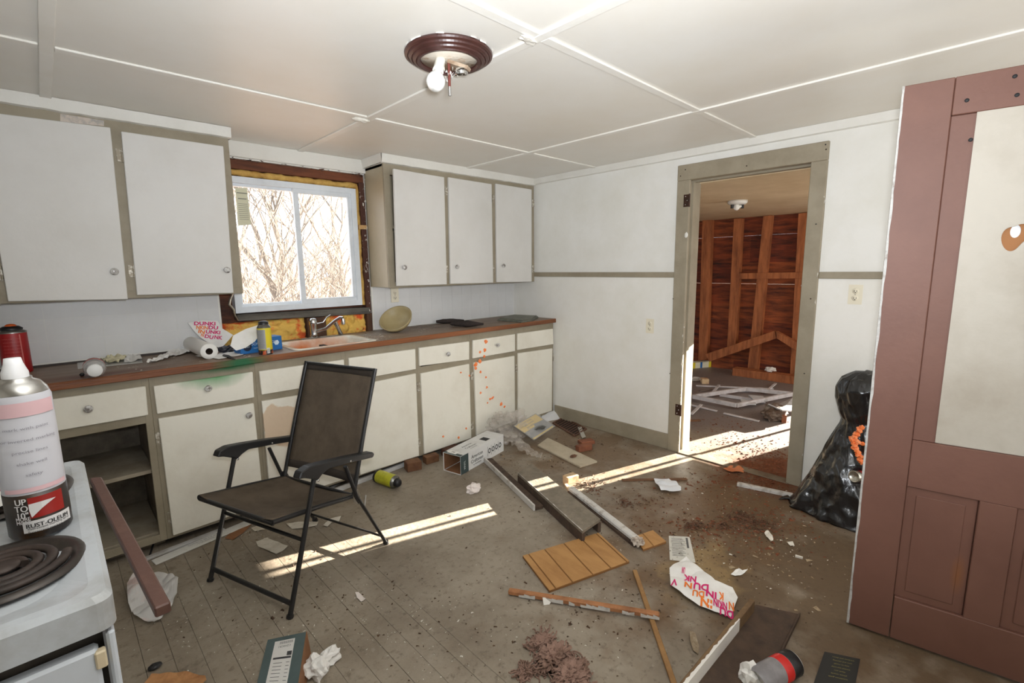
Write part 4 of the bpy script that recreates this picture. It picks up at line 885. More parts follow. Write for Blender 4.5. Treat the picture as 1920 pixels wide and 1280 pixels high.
ln2 = Lean(443, 666, .22)
tag(ln2.sheet([(437, 629), (460, 617), (487, 608), (490, 622), (478, 640), (460, 652), (443, 657), (432, 648)], .010, 9).build('paper_wrapper', PAPER, solid=.001), 'white crumpled wrapper propped on the blue box', 'paper')
tag(blob(fl(426, 661, CT)+Z_*.02, (.045, .03, .022), .4, 2.5, 5, 3, floor=CT).build('dark_pouch', M('dark_plastic', (44, 44, 52), .35)), 'dark crumpled plastic pouch in front of the blue box', 'pouch')
tag(MB().tube([fl(420, 669, CT)+Z_*.008, fl(428, 671, CT)+Z_*.009, fl(433, 672.5, CT)+Z_*.007, fl(441, 675, CT)+Z_*.005], [.008, .009, .006, .002], 8).build('screwdriver', DKC), 'short black screwdriver near the counter edge', 'tool')
# blue carton
bl0, bl1 = fl(452, 665, CT), fl(530, 654, CT); bh = at(528, 629, 'y', bl1.y).z-CT
BLUE = M('blue_carton', (28, 104, 172), .5, (22, 92, 158), 6)
bd = (bl1-bl0); bd.z = 0; bln = bd.length; bd.normalize(); bn = V((-bd.y, bd.x, 0)); bn = bn if bn.y > 0 else -bn
t = thing('carton', 'blue cardboard carton with white print behind the foam can', 'box', (bl0+bl1)/2)
MB().obox((bl0+bl1)/2+bn*.045+Z_*bh/2, bd, bn, Z_, bln/2, .045, bh/2).build('box', BLUE, t, bevel=.002)
mb = MB(); lettering(mb, 'WINDOW & DOOR', .022, bl0+bd*bln*.45+Z_*bh*.62-bn*.0006, bd, Z_, bold=True); lettering(mb, 'insulating foam', .012, bl0+bd*bln*.45+Z_*bh*.35-bn*.0006, bd, Z_)
o = bl0+bd*bln*.86+Z_*bh*.55-bn*.0006
mb.add([o+bd*(math.cos(a)*.016)+Z_*(math.sin(a)*.016) for a in [k*math.pi/3 for k in range(6)]], [(0,1,2,3,4,5)])
mb.build('lettering', M('pale_print', (206, 222, 236), .5), t)
o = bl0+bd*bln*.16+Z_*bh*.5-bn*.0007
MB().add([o+bd*(math.cos(a)*.024)+Z_*(math.sin(a)*.026) for a in [k*math.pi/8 for k in range(16)]], [tuple(range(16))]).build('round_emblem', M('emblem_dark', (20, 34, 60), .5), t)
mb = lettering(MB(), 'gaps', .014, o-bn*.0004, bd, Z_, bold=True); mb.build('lettering', M('pale_print', (206, 222, 236)), t)
# yellow / grey foam can
b = fl(499, 663, CT); R = pxr(b, 12); hh = at(496, 614, 'y', b.y).z-CT
vw = math.atan2(CAM.y-b.y, CAM.x-b.x)
YEL = M('can_yellow', (226, 206, 50), .4); GRC = M('can_grey_label', (158, 158, 156), .4)
t = vcan('foam_can', 'yellow and grey foam can standing before the blue carton', 'spray can', b, R, hh, [('body', [(0, 0), (.97, 0), (1, .02), (1, 1)], YEL), ('shoulder', [(1, 1), (.95, 1.03), (.75, 1.12), (.62, 1.14)], M('can_shoulder', (120, 118, 112), .3, metal=.8)), ('cap', [(.72, 1.1), (.72, 1.22), (.4, 1.26), (0, 1.26)], DKC), ('base_band', [(1.01, 0), (1.01, .17), (1.0, .175)], M('base_orange_black', (196, 84, 30), .5, (30, 28, 28), 30, .45, .5))])
patch(b, R, vw-1.4, vw+.12, hh*.2, hh*.95).build('grey_label', GRC, t)
mb = MB()
for k in range(12): wrap(mb, 'read directions', .006, b, R, vw-.55, hh*(.9-.055*k))
mb.build('lettering', M('label_print', (96, 96, 100), .6), t)
patch(b, R, vw+.18, vw+.6, hh*.05, hh*.25, 4, .0018).build('barcode', PAPER, t)
mb = MB()
for k in range(9): q = patch(b, R, vw+.2+k*.042, vw+.215+k*.042, hh*.07, hh*.23, 1, .0024); mb.add(q.v, q.f)
mb.build('barcode_bars', INK, t)
# tilted bowl
c = fl(742, 622, CT); Rbw = pxr(c, 31.5)
t_ax = (Z_*.62-_f*.62-RT*.16).normalized()
BOWL = M('tan_bowl', (172, 156, 116), .45, (158, 142, 102), 6)
prof = [(Rbw*.36, -.075), (Rbw*.7, -.062), (Rbw*.92, -.028), (Rbw, 0), (Rbw*.95, .001), (Rbw*.87, -.026), (Rbw*.64, -.056), (0, -.066)]
mb = MB().lathe([(0, -.075)]+prof, (0, 0, 0), t_ax, 36); mz = min(q.z for q in mb.v); o = at(742, 604, 'y', c.y)
for q in mb.v: q += V((o.x, o.y, CT-mz+.001))
tag(mb.build('bowl', BOWL), 'tan plastic bowl tipped up beside the sink', 'bowl')
# gloves and pad
DKG = M('dark_glove', (52, 42, 38), .85, (36, 30, 28), 30, bump=.3)
def longblob(a, b, r, seed): 
    pts = [a.lerp(b, k/8) for k in range(9)]; return MB().tube([p+Z_*(r*.55) for p in pts], [r*(.35+.65*math.sin(math.pi*min(1, (k+.6)/8.6)))*(1+.3*nz((k, 0, 0), .7, seed)) for k in range(9)], 9, flat=.55)
tag(longblob(fl(846, 612, CT), fl(906, 613, CT), .045, 2).build('glove', DKG), 'dark work glove lying on the counter, nearer of two', 'glove')
tag(longblob(fl(818, 607, CT), fl(870, 605, CT), .038, 4).build('glove', DKG), 'dark work glove lying on the counter, further of two', 'glove')
mb = MB()
for k in range(3): mb.tube([fl(770, 610+k*3, CT)+Z_*.003, fl(800, 611+k*2, CT)+Z_*.004, fl(850, 608+k*2, CT)+Z_*.003], .002, 5)
tag(mb.build('wire_lengths', M('dull_wire', (110, 100, 92), .6)), 'thin grey wires trailing from the gloves to the bowl', 'wire', None, 'stuff')
GR = M('grey_pad', (122, 122, 110), .55, (92, 92, 84), 20, .45, .7, .2, 60)
P = [fl(px, py, CT+.02) for px, py in ((932, 597), (962, 590), (1010, 592), (1000, 597), (978, 601))]; cx = sum(P, V())/5
t = thing('folded_pad', 'flat grey pad stack in the far counter corner', 'pad', V((cx.x, cx.y, CT)))
for k, s_ in enumerate((1.0, .97, .9)):
    MB().prism([cx+(p-cx)*s_+Z_*(-.019+k*.0085+.0005) for p in P], (0, 0, .0075)).build('layer', GR, t, bevel=.002)
# flakes on the counter
def flakes(spots, n, smin, smax, zb, seed, flat=.25):
    r_ = random.Random(seed); mb = MB()
    tot = sum(s[4] for s in spots)
    for (px, py, sx, sy, wgt) in spots:
        for _ in range(int(n*wgt/tot)):
            q = fl(r_.gauss(px, sx), r_.gauss(py, sy), zb)
            if zb < .5 and (q.y > -.55 and q.x < .02 or (-.03 < q.x < .2 and not YJ2+.01 < q.y < YJ1-.01) or (q.x > .2 and q.y < -4) or (q.x < SXR+.03 and q.y < SYB+.03)): continue
            s = r_.uniform(smin, smax)*(1 if r_.random() < .9 else 1.8); a = r_.uniform(0, 6.28); e1 = V((math.cos(a), math.sin(a), 0))*s; e2 = V((-math.sin(a), math.cos(a), 0))*s*r_.uniform(.35, .8); h = s*flat*r_.uniform(.4, 1.5)
            mb.add([q-e1-e2*.6, q+e1-e2*r_.uniform(.2, 1), q+e1*.6+e2, q-e1*r_.uniform(.3, 1)+e2*.7+Z_*h, q+Z_*h*1.2], [(0,1,4),(1,2,4),(2,3,4),(3,0,4)])
    return mb
def counter_ok(mb):
    return mb
mbf = flakes([(700, 632, 22, 4, 5), (790, 618, 18, 3, 3), (560, 641, 18, 3, 2), (640, 631, 20, 2, 2), (470, 668, 40, 3, 2), (300, 672, 60, 6, 2), (230, 686, 60, 8, 1)], 520, .003, .008, CT, 11)
keep = MB()
for f in range(len(mbf.f)//4):
    q = mbf.v[f*5]
    if YE2+.015 < q.y < -.02 and not (SX0-.02 < q.x < SX1+.02 and SY0-.02 < q.y < SY1+.02): keep.add(mbf.v[f*5:f*5+5], [(0,1,4),(1,2,4),(2,3,4),(3,0,4)])
tag(keep.build('counter_flakes', M('flake_mix', (206, 198, 182), .8, (120, 104, 88), 60, .4, .6)), 'paint chips and grit scattered over the countertop', 'debris', None, 'stuff')
# ================================================================ ITEMS ON THE FLOOR
def can_lying(a, b, R, name, label, parts):
    """a = bottom end, b = nozzle end (floor points)"""
    ax = (b-a).normalized(); L_ = (b-a).length; c = a+Z_*R
    t = thing(name, label, 'spray can', (a+b)/2)
    for nm, prof, mat in parts: MB().lathe([(r*R, h*L_) for r, h in prof], c, ax, 22).build(nm, mat, t)
    return t
a, b = fl(709, 903), fl(750, 918); R = pxr(a, 12)
t = can_lying(a, b, R, 'foam_can', 'yellow green foam can lying on the floor by the cabinets', [('body', [(0, 0), (.95, 0), (1, .03), (1, .78)], M('can_lime', (196, 196, 42), .4, (176, 172, 40), 20)), ('base_ring', [(1.03, 0), (1.03, .07), (1.0, .08)], DKC), ('shoulder', [(1, .78), (.8, .84), (.68, .86)], M('can_shoulder', (120, 118, 112))), ('nozzle', [(.62, .85), (.62, .95), (.4, 1.0), (0, 1.0)], DKC)])
ax = (b-a).normalized(); sd = Z_.cross(ax).normalized(); sd = sd if sd.dot(CAM-a) > 0 else -sd
mb = MB()
for k in range(5): 
    th = .25+k*.22; nrm = (Z_*math.cos(th)+sd*math.sin(th)); lettering(mb, 'foam sealant', .008, a.lerp(b, .42)+Z_*R+nrm*(R+.0006), ax, nrm.cross(ax) if nrm.cross(ax).z < 0 else nrm.cross(ax))
mb.build('lettering', M('olive_print', (110, 112, 40), .6), t)
# wood blocks along the cabinet
BLKM = M('block_wood', (120, 84, 54), .8, (88, 54, 34), 10, .4, .7, .25, 40)
def block(pxf, wpx, dpx_, hpx, rot, name, label, mat=BLKM, cat='wood block'):
    c = fl(*pxf); sx, sy, sz = pxr(c, wpx)/2, dpx_/2, pxr(c, hpx)/2; d = V((math.cos(rot), math.sin(rot), 0)); e = Z_.cross(d)
    o = MB().obox(c+e*sy+Z_*(sz+.0005), d, e, Z_, sx, sy, sz).build(name, mat, bevel=.003); tag(o, label, cat); return o
block((778, 883), 28, .08, 17, -.25, 'wood_block', 'brown wood block beside the yellow green can')
block((812, 868), 27, .06, 14, -.1, 'wood_block', 'brown wood block left of the printed carton', BLKM)
block((850, 852), 34, .06, 13, .1, 'wood_block', 'dark wood block under the orange spattered cabinet', M('dark_block', (92, 58, 42), .85, (66, 42, 32), 10))
BRK = M('broken_brick', (134, 82, 56), .85, (108, 62, 42), 14, .4, .7, .3, 50)
block((1098, 846), 30, .05, 11, -.35, 'brick_piece', 'broken brown brick piece near the doorway wall, lower of two', BRK, 'brick')
c = fl(1105, 839); tag(MB().obox(c+V((0, .03, .040)), V((.9, -.42, 0)), V((.42, .9, 0)), Z_, .06, .035, .014).build('brick_piece', BRK, bevel=.003), 'broken brown brick piece near the doorway wall, upper of two', 'brick')
scrap([(1083, 801), (1090, 800), (1099, 822), (1092, 825)], .004, .014, 'metal_strip', 'curled pale strip behind the brick pieces', 'strip', M('pale_strip', (180, 176, 166), .6), 4, 3, 8)
# white strips along the base of the cabinets
def strip(a, b, wd, hg, name, label, mat, z=0.0, cat='trim strip', roll=0.0, z2=None):
    A, B = fl(*a), fl(*b); zz = z+hg/2+.0006; A = A+Z_*zz; B = B+Z_*((z if z2 is None else z2)+hg/2+.0006)
    o = MB().bar(A, B, wd, hg).build(name, mat, bevel=min(.002, hg/4)); tag(o, label, cat); return o
TRG = M('grey_white_trim', (196, 195, 194), .5, (170, 166, 160), 10)
o = strip((288, 1056), (474, 977), .06, .006, 'trim_strip', 'white strip with handwritten marks on the floor below the open cabinet', TRW)
A, B = fl(360, 1023), fl(405, 1004); mid = (A+B)/2; dx = (B-A).normalized(); mb = lettering(MB(), 'kitchen w 36 1/2 x 40', .017, mid+Z_*.0076, dx, Z_.cross(dx)); lettering(mb, 'rough opening', .014, mid+Z_*.0076-Z_.cross(dx)*.018, dx, Z_.cross(dx)); mb.build('handwriting', GYI, o)
strip((268, 1052), (420, 993), .03, .012, 'trim_strip', 'grey strip lying behind the handwritten white strip', TRG)
strip((612, 930), (760, 873), .022, .028, 'trim_strip', 'white trim strip along the cabinet base behind the chair', TRG)
tag(MB().tube([fl(281, 1042)+Z_*.004, fl(297, 1014)+Z_*.05, fl(303, 1003)+Z_*.075], .005, 6).build('black_rod', DKC), 'thin black rod leaning at the open cabinet base', 'rod')
tag(MB().tube([fl(683, 960)+Z_*.005, fl(686, 930)+Z_*.006], .004, 5).build('cord_piece', TRG), 'short grey cord end behind the chair leg', 'cord')
# chips under the chair
CHW = M('plaster_chip', (226, 220, 208), .8, (200, 192, 176), 15)
def chip(pxs, th, name, label, mat, cat, cuts=2, z=0.0, amp=.006, seed=1): return scrap(pxs, z+.001, amp, name, label, cat, mat, seed, cuts, 14)
chip([(480, 1016), (500, 1008), (528, 1020), (540, 1024), (530, 1034), (518, 1039), (497, 1030), (484, 1025)], .004, 'plaster_chip', 'large cream plaster chip between the chair legs', CHW, 'chip', seed=2)
chip([(471, 990), (484, 985), (499, 988), (496, 993), (478, 997)], .004, 'plaster_chip', 'small white plaster chip beside the brown scrap', CHW, 'chip', seed=3)
chip([(537, 982), (560, 978), (597, 979), (594, 986), (570, 991), (548, 992)], .004, 'plaster_chip', 'long cream plaster chip behind the near chair leg', CHW, 'chip', seed=4)
chip([(606, 985), (620, 972), (640, 969), (636, 978), (622, 980), (614, 988)], .004, 'plaster_chip', 'pale plaster chip right of the rear chair leg', CHW, 'chip', seed=5)
chip([(421, 1010), (440, 990), (470, 978), (472, 984), (455, 1000), (438, 1012)], .004, 'bark_scrap', 'tan wood scrap under the left chair side', M('tan_scrap', (150, 104, 70), .8, (120, 78, 50), 14), 'scrap', seed=6)
chip([(533, 950), (640, 905), (600, 935), (556, 955)], .003, 'plastic_strip', 'thin pale strip under the chair seat', TRG, 'strip', seed=7)
# printed carton (open end toward the left)
q0, q1, q2 = fl(864, 891), fl(946, 844), fl(836, 878)
ad = (q1-q0); AL = ad.length; ad.normalize(); an = Z_.cross(ad); an = an if an.dot(q2-q0) > 0 else -an; AWd = .155; AH = pxr(q0, 36)
t = thing('carton', 'long open white carton with dark green end and printed lettering', 'box', q0+ad*AL/2+an*AWd/2)
CWT = M('carton_white', (222, 222, 220), .6, (206, 204, 200), 6); CGR = M('carton_green', (62, 76, 76), .55)
AL = .52
mb = MB()
for (o, u_, v_, lu, lv) in ((q0, ad, Z_, AL, AH), (q0+an*AWd, ad, Z_, AL, AH), (q0, ad, an, AL, AWd), (q0+Z_*AH, ad, an, AL, AWd)):
    n_ = u_.cross(v_).normalized(); mb.obox(o+u_*lu/2+v_*lv/2+n_*.0, u_, v_, n_, lu/2, lv/2, .0015)
mb.obox(q0+ad*AL+an*AWd/2+Z_*AH/2, an, Z_, ad, AWd/2, AH/2, .0015)
for v in mb.v: v.z += .002
mb.build('box', CWT, t)
mb = MB().obox(q0+ad*.004+an*AWd/2+Z_*.004, ad, an, Z_, .0, .0, .0)
mb = MB()
for (o, u_, v_, lu, lv, s_) in ((q0, ad, Z_, .085, AH, -1), (q0+Z_*AH, ad, an, .03, AWd, 1)):
    n_ = u_.cross(v_).normalized(); n_ = n_ if n_.dot(CAM-o) > 0 else -n_; mb.obox(o+u_*lu/2+v_*lv/2+n_*.0022+Z_*.002, u_, v_, n_, lu/2, lv/2, .0004)
mb.build('green_band', CGR, t)
mb = MB()
mb.obox(q0+ad*AL*.45+an*(AWd-.003)+Z_*(AH/2+.002), ad, Z_, an, AL*.44, AH*.46, .0006).obox(q0+ad*AL*.45+an*AWd*.5+Z_*.0045, ad, an, Z_, AL*.44, AWd*.45, .0006)
mb.build('inside', CARD, t)
nf = -an
mb = MB()
lettering(mb, 'American', .036, q0+ad*.185+Z_*(AH*.66)+nf*.0022, ad, Z_, squeeze=.95, bold=True); lettering(mb, 'Craftsman', .036, q0+ad*.185+Z_*(AH*.40)+nf*.0022, ad, Z_, squeeze=.95, bold=True); lettering(mb, 'by ANDERSEN', .015, q0+ad*.185+Z_*(AH*.20)+nf*.0022, ad, Z_, bold=True)
lettering(mb, 'American', .03, q0+ad*.19+Z_*(AH+.0042)+an*AWd*.62, ad, an, squeeze=.95); lettering(mb, 'Craftsman', .03, q0+ad*.19+Z_*(AH+.0042)+an*AWd*.38, ad, an, squeeze=.95)
lettering(mb, 'by ANDERSEN', .013, q0+ad*.19+Z_*(AH+.0042)+an*AWd*.2, ad, an)
for k in range(4):
    c = q0+ad*(.335+k*.045)+Z_*AH*.5+nf*.0022
    ringp = [c+ad*(math.cos(x)*r)+Z_*(math.sin(x)*r*1.2) for r in (.017, .010) for x in [2*math.pi*j/14 for j in range(14)]]
    mb.add(ringp, [(j, (j+1) % 14, 14+(j+1) % 14, 14+j) for j in range(14)])
    mb.obox(c-ad*.0225, ad, Z_, nf, .001, AH*.28, .0002)
mb.obox(q0+ad*.36+Z_*(AH+.0042)+an*.06, ad, an, Z_, .028, .032, .0002)
mb.build('lettering', INK, t)
mb = lettering(MB(), 'VINYL', .024, q0+ad*.043+Z_*(AH*.45)+nf*.0030, Z_, -ad, bold=True); mb.build('lettering', M('pale_print2', (214, 220, 220), .5), t)
mb = MB().obox(q0+ad*.035+an*AWd*.6+Z_*(AH+.0048), ad, an, Z_, .022, .04, .0004); mb.build('end_label', PAPER, t)
lettering(MB(), '34', .03, q0+ad*.035+an*AWd*.6+Z_*(AH+.0056), -an, ad, bold=True).build('lettering', INK, t)
# clear plastic wrap heap
FILM = M('clear_film', (214, 206, 196), .15, alpha=.30, spec=.8, bump=.5, bscale=30)
wp = [(905, 800), (925, 775), (950, 770), (985, 785), (990, 812), (975, 835), (950, 850), (925, 838)]
P = [fl(px, py, .10) for px, py in wp]; cx = sum(P, V())/len(P)
o = blob(V((cx.x, cx.y, .11)), (.17, .15, .12), .42, 2.6, 12, 5, True, False, floor=.001).clampy(-.545).build('plastic_wrap', FILM); tag(o, 'crumpled clear plastic wrap heaped over the printed carton', 'plastic wrap')
wp = [(930, 790), (945, 800), (1000, 845), (1018, 858), (1006, 865), (960, 838), (935, 810)]
scrap(wp, .05, .05, 'plastic_sleeve', 'long clear plastic sleeve lying in front of the yellow package', 'plastic wrap', FILM, 6, 4, 12)
o = blob(fl(893, 832)+Z_*.03, (.035, .03, .03), .3, 2, 3, 3, floor=.001).clampy(-.54).build('plastic_cup', FILM); tag(o, 'small clear plastic cup against the cabinet base', 'cup')
# yellow package leaning on the heap
pk = [onp for onp in [(962, 799), (1004, 775), (1040, 800), (999, 839)]]
z_ = [.17, .19, .06, .03]
P = [fl(px, py, z) for (px, py), z in zip(pk, z_)]
P[3] = P[0]+(P[2]-P[1])
pu, pv = (P[1]-P[0]), (P[3]-P[0]); pn_ = pu.cross(pv).normalized(); pn_ = pn_ if pn_.z > 0 else -pn_
t = thing('blister_pack', 'clear blister package with yellow card leaning on plastic wrap', 'package', V(((P[0]+P[2])/2).xy.to_3d()))
MB().prism([P[0]+pn_*.004, P[1]+pn_*.004, P[2]+pn_*.004, P[3]+pn_*.004], pn_*.012).build('blister', M('blister_plastic', (220, 220, 218), .1, alpha=.22, spec=.9), t, bevel=.003)
MB().prism([P[0], P[1], P[2], P[3]], pn_*.002).build('card', M('grey_card', (130, 128, 124), .6, (92, 92, 90), 20), t)
def pk_(a, b): return P[0]+pu*a+pv*b+pn_*.0026
MB().add([pk_(.03, .03), pk_(.97, .03), pk_(.97, .42), pk_(.55, .38), pk_(.5, .5), pk_(.03, .5)], [(0,1,2,3,4,5)]).build('yellow_print', M('card_yellow', (228, 190, 44), .5), t)
MB().add([pk_(.03, .9), pk_(.97, .9), pk_(.97, .97), pk_(.03, .97)], [(0,1,2,3)]).build('yellow_print', M('card_yellow', (228, 190, 44)), t)
blob(pk_(.55, .62)+pn_*.004, (.06, .05, .008), .3, 2, 4, 3).build('contents', M('dark_contents', (70, 70, 68), .4), t)
xa_, ya_ = pu.normalized(), -pv.normalized()
mb = MB()
for k, s_ in enumerate(('GUTTER GUARD', 'NO CLOG MESH', 'EASY INSTALL')): lettering(mb, s_, .02, pk_(.45, .12+k*.13)+pn_*.0006, xa_, ya_, bold=True)
mb.build('lettering', INK, t)
# cardboard and white panel in the corner
A, B = fl(981, 787), fl(1036, 769); h1, h2 = pxr(A, 10), pxr(B, 15)
tag(MB().prism([A, B, B+Z_*h2, A+Z_*h1], V((.3, .9, 0)).normalized()*.004).build('cardboard_piece', CARD), 'brown cardboard flap propped against the corner cabinet', 'cardboard')
A, B = fl(1015, 789), fl(1056, 778); e_ = (B-A).normalized(); 
tag(MB().prism([fl(1013, 792), fl(1052, 785), fl(1057, 779)+Z_*.075, fl(1018, 786)+Z_*.05], V((-.2, .6, .2)).normalized()*.004).build('white_panel', M('white_panel', (218, 218, 218), .5)), 'white folded panel in the corner behind the floor register', 'panel')
# floor register
rg_ = [fl(1037, 794), fl(1058, 783), fl(1100, 800), fl(1078, 818)]
ru = rg_[1]-rg_[0]; rv = rg_[3]-rg_[0]
t = thing('floor_register', 'rusty brown floor register grille near the baseboard', 'vent', (rg_[0]+rg_[2])/2)
RST = M('rusty_grille', (104, 72, 54), .7, (72, 48, 38), 20)
def rp(a, b, z=.006): return rg_[0]+ru*a+rv*b+Z_*z
mb = MB()
for a, b in ((rp(0, 0), rp(1, 0)), (rp(1, 0), rp(1, 1)), (rp(1, 1), rp(0, 1)), (rp(0, 1), rp(0, 0))): mb.bar(a, b, .016, .010)
mb.build('frame', RST, t)
for k in range(1, 10): MB().bar(rp(.05, k/10), rp(.95, k/10), .006, .006).build('slat', RST, t)
MB().prism([rp(.03, .03, .0012), rp(.97, .03, .0012), rp(.97, .97, .0012), rp(.03, .97, .0012)], (0, 0, .001)).build('duct_shade_sheet', M('duct_shade_sheet', (40, 30, 26), .9), t)  # flat dark sheet in place of the shaded duct opening
# boards in the middle of the floor
board([(1008, 834), (1027, 820), (1120, 864), (1088, 874)], .014, .013, 'board', 'flat cream painted board lying by the brick pieces', 'board', M('cream_board', (186, 174, 152), .7, (160, 146, 124), 8, .45, .75, .1, 40))
OLDW = M('old_trim_wood', (84, 66, 52), .85, (56, 42, 34), 9, .4, .7, .35, 40, stretch=(2, 2, 1))
PLT = M('white_painted_edge', (206, 202, 196), .7, (150, 138, 124), 18, .5, .72, .3, 60)
t = thing('trim_board', 'dark wood trim with flaking white face left of the grey plank', 'board', fl(955, 910))
A, B = fl(908, 866), fl(1002, 958)
MB().bar(A+Z_*.020, B+Z_*.020, .012, .038).build('painted_face', PLT, t, bevel=.002)
sdv = (B-A).normalized().cross(Z_); sdv = sdv if sdv.x > 0 else -sdv
MB().bar(A+Z_*.012+sdv*.034, B+Z_*.012+sdv*.034, .054, .022).build('raw_back', OLDW, t, bevel=.003)
# grey plank box beam
t = thing('plank', 'wide weathered grey plank on edge boards in the middle of the floor', 'board', fl(1045, 945))
GPL = M('weathered_plank', (134, 124, 108), .75, (108, 98, 84), 7, .4, .7, .3, 30, stretch=(2, 2, 1))
zp = .075
P = [fl(971, 886, zp), fl(997, 868, zp), fl(1126, 972, zp), fl(1092, 995, zp)]
MB().prism(P, (0, 0, -.018)).build('top_board', GPL, t, bevel=.002)
for A, B in ((P[0], P[3]), (P[1], P[2])):
    inn = ((P[1]-P[0]) if A is P[0] else (P[0]-P[1])).normalized()*.012
    MB().bar(V((A.x, A.y, .029))+inn, V((B.x, B.y, .029))+inn, .02, .055).build('edge_board', OLDW, t, bevel=.002)
mb = MB(); r_ = random.Random(31)
for k in range(30):
    A = P[0].lerp(P[3], k/30)+Z_*.0005; B = P[0].lerp(P[3], (k+1)/30)+Z_*.0005; wv = (P[1]-P[0]).normalized()*r_.uniform(.001, .006); mb.add([A, B, B+wv, A+wv], [(0,1,2,3)])
mb.build('chipped_edge', PLT, t)
# second long white trim
t = thing('trim_board', 'long white painted trim right of the grey plank', 'board', fl(1130, 965))
A, B = fl(1070, 916, .03), fl(1196, 1014, .03)
MB().bar(A+Z_*.004, B+Z_*.004, .042, .026).build('painted_face', PLT, t, bevel=.006)
MB().bar(V((A.x, A.y, .010)), V((B.x, B.y, .010)), .05, .02).build('raw_back', OLDW, t, bevel=.003)
blob(B+Z_*.0, (.03, .03, .02), .5, 3, 5, 3).build('splintered_end', M('pale_splinter', (190, 178, 164), .8, (110, 84, 66), 40), t)
# grooved plywood pieces
PLY = M('plywood', (184, 138, 84), .65, (160, 114, 64), 5, .4, .7, .2, 60, stretch=(3, 1, 1))
GRV = M('plywood_groove', (134, 92, 50), .8)
def ply(pxs, cuts, label, zt=.014):
    P = [fl(px, py, zt) for px, py in pxs]; t = thing('plywood_panel', label, 'plywood', (P[0]+P[2])/2*1.0)
    MB().prism([p+Z_*-.004 for p in P], (0, 0, -.009)).build('core', GRV, t)
    L_ = [0]+cuts+[1]
    for a, b in zip(L_[:-1], L_[1:]):
        g = .007
        A, B, Cc, D = (P[0].lerp(P[1], a+g*(a > 0)), P[0].lerp(P[1], b-g*(b < 1)), P[3].lerp(P[2], b-g*(b < 1)), P[3].lerp(P[2], a+g*(a > 0)))
        MB().prism([A, B, Cc, D], (0, 0, -.004)).build('plank', PLY, t, bevel=.001)
    return t
ply([(980, 1041), (1122, 998), (1180, 1051), (1030, 1106)], [.07, .27, .52, .75, .965], 'large tan grooved plywood panel on the floor')
ply([(1190, 1005), (1224, 993), (1249, 1014), (1206, 1029)], [.42, .45], 'small tan grooved plywood offcut by the white trim')
# block in the sun
c = fl(1070, 902); t = tag(MB().obox(c+V((0, 0, .022)), V((.98, -.2, 0)), V((.2, .98, 0)), Z_, .045, .03, .022).build('wood_offcut', M('pale_offcut', (206, 178, 140), .7, (150, 84, 56), 10, .5, .7), bevel=.002), 'small pale wood offcut standing in the sunlight', 'wood block')
tag(MB().bar(fl(1058, 905)+Z_*.006, fl(1072, 925)+Z_*.006, .02, .012).build('wood_offcut', M('pale_offcut', (206, 178, 140))), 'thin pale splinter below the sunlit offcut', 'wood strip')
# sticks
STK = M('stick_wood', (166, 126, 78), .7, (132, 96, 58), 8, .4, .7, .2, 50)
strip((1190, 1072), (1266, 1292), .020, .012, 'wood_stick', 'long thin tan wooden stick running toward the camera', STK, cat='stick')
t = thing('trim_board', 'splintered trim piece with flaking paint lying across the tan stick', 'board', fl(1100, 1140))
A, B = fl(954, 1114), fl(1236, 1165)
MB().bar(A+Z_*.016, B+Z_*.028, .024, .022).build('raw_back', M('fresh_split_wood', (176, 120, 78), .75, (128, 82, 52), 10, .4, .7, .3, 40), t, bevel=.004)
sdv = (B-A).normalized().cross(Z_); sdv = sdv if sdv.dot(CAM-A) > 0 else -sdv
r_ = random.Random(6); mb = MB(); n = 26
for k in range(n):
    a_, b_ = A.lerp(B, k/n), A.lerp(B, (k+1)/n); zz = .016+.012*k/n
    if r_.random() < .72: mb.add([a_+sdv*.0128+Z_*(zz-.011), b_+sdv*.0128+Z_*(zz-.011), b_+sdv*.0128+Z_*(zz+r_.uniform(-.002, .010)), a_+sdv*.0128+Z_*(zz+r_.uniform(-.002, .010))], [(0,1,2,3)])
mb.build('flaking_paint', PLT, t)
c = fl(1026, 1130)+Z_*.012; mb = MB().add([c+RT*-.02+Z_*.014, c+RT*.026+Z_*.012, c+RT*.012-Z_*.010+sdv*.012, c-RT*.012-Z_*.012+sdv*.014], [(0,1,2,3)]); mb.build('hanging_flake', FLAKE, t)
# receipt
board_o = board([(1254, 1004), (1293, 1006), (1304, 1054), (1256, 1049)], .0022, .0012, 'paper_slip', 'dirty white printed paper slip above the lettered bag', 'paper', M('dirty_paper', (206, 202, 192), .8, (150, 140, 124), 40, .55, .7), None, 0)
A, B, D = fl(1254, 1004, .0024), fl(1293, 1006, .0024), fl(1256, 1049, .0024); e1, e2 = (B-A), (D-A)
mb = MB()
for k in range(14): mb.add([A+e1*.12+e2*(.1+k*.055)+Z_*.0004, A+e1*(.62+.2*((k*7) % 3)/3)+e2*(.1+k*.055)+Z_*.0004, A+e1*(.62+.2*((k*7) % 3)/3)+e2*(.115+k*.055)+Z_*.0004, A+e1*.12+e2*(.115+k*.055)+Z_*.0004], [(0,1,2,3)])
mb.add([A+e1*.8+e2*.06+Z_*.0004, A+e1*.9+e2*.06+Z_*.0004, A+e1*.92+e2*.5+Z_*.0004, A+e1*.82+e2*.5+Z_*.0004], [(0,1,2,3)])
mb.build('print_lines', M('slip_print', (90, 88, 86), .8), board_o)
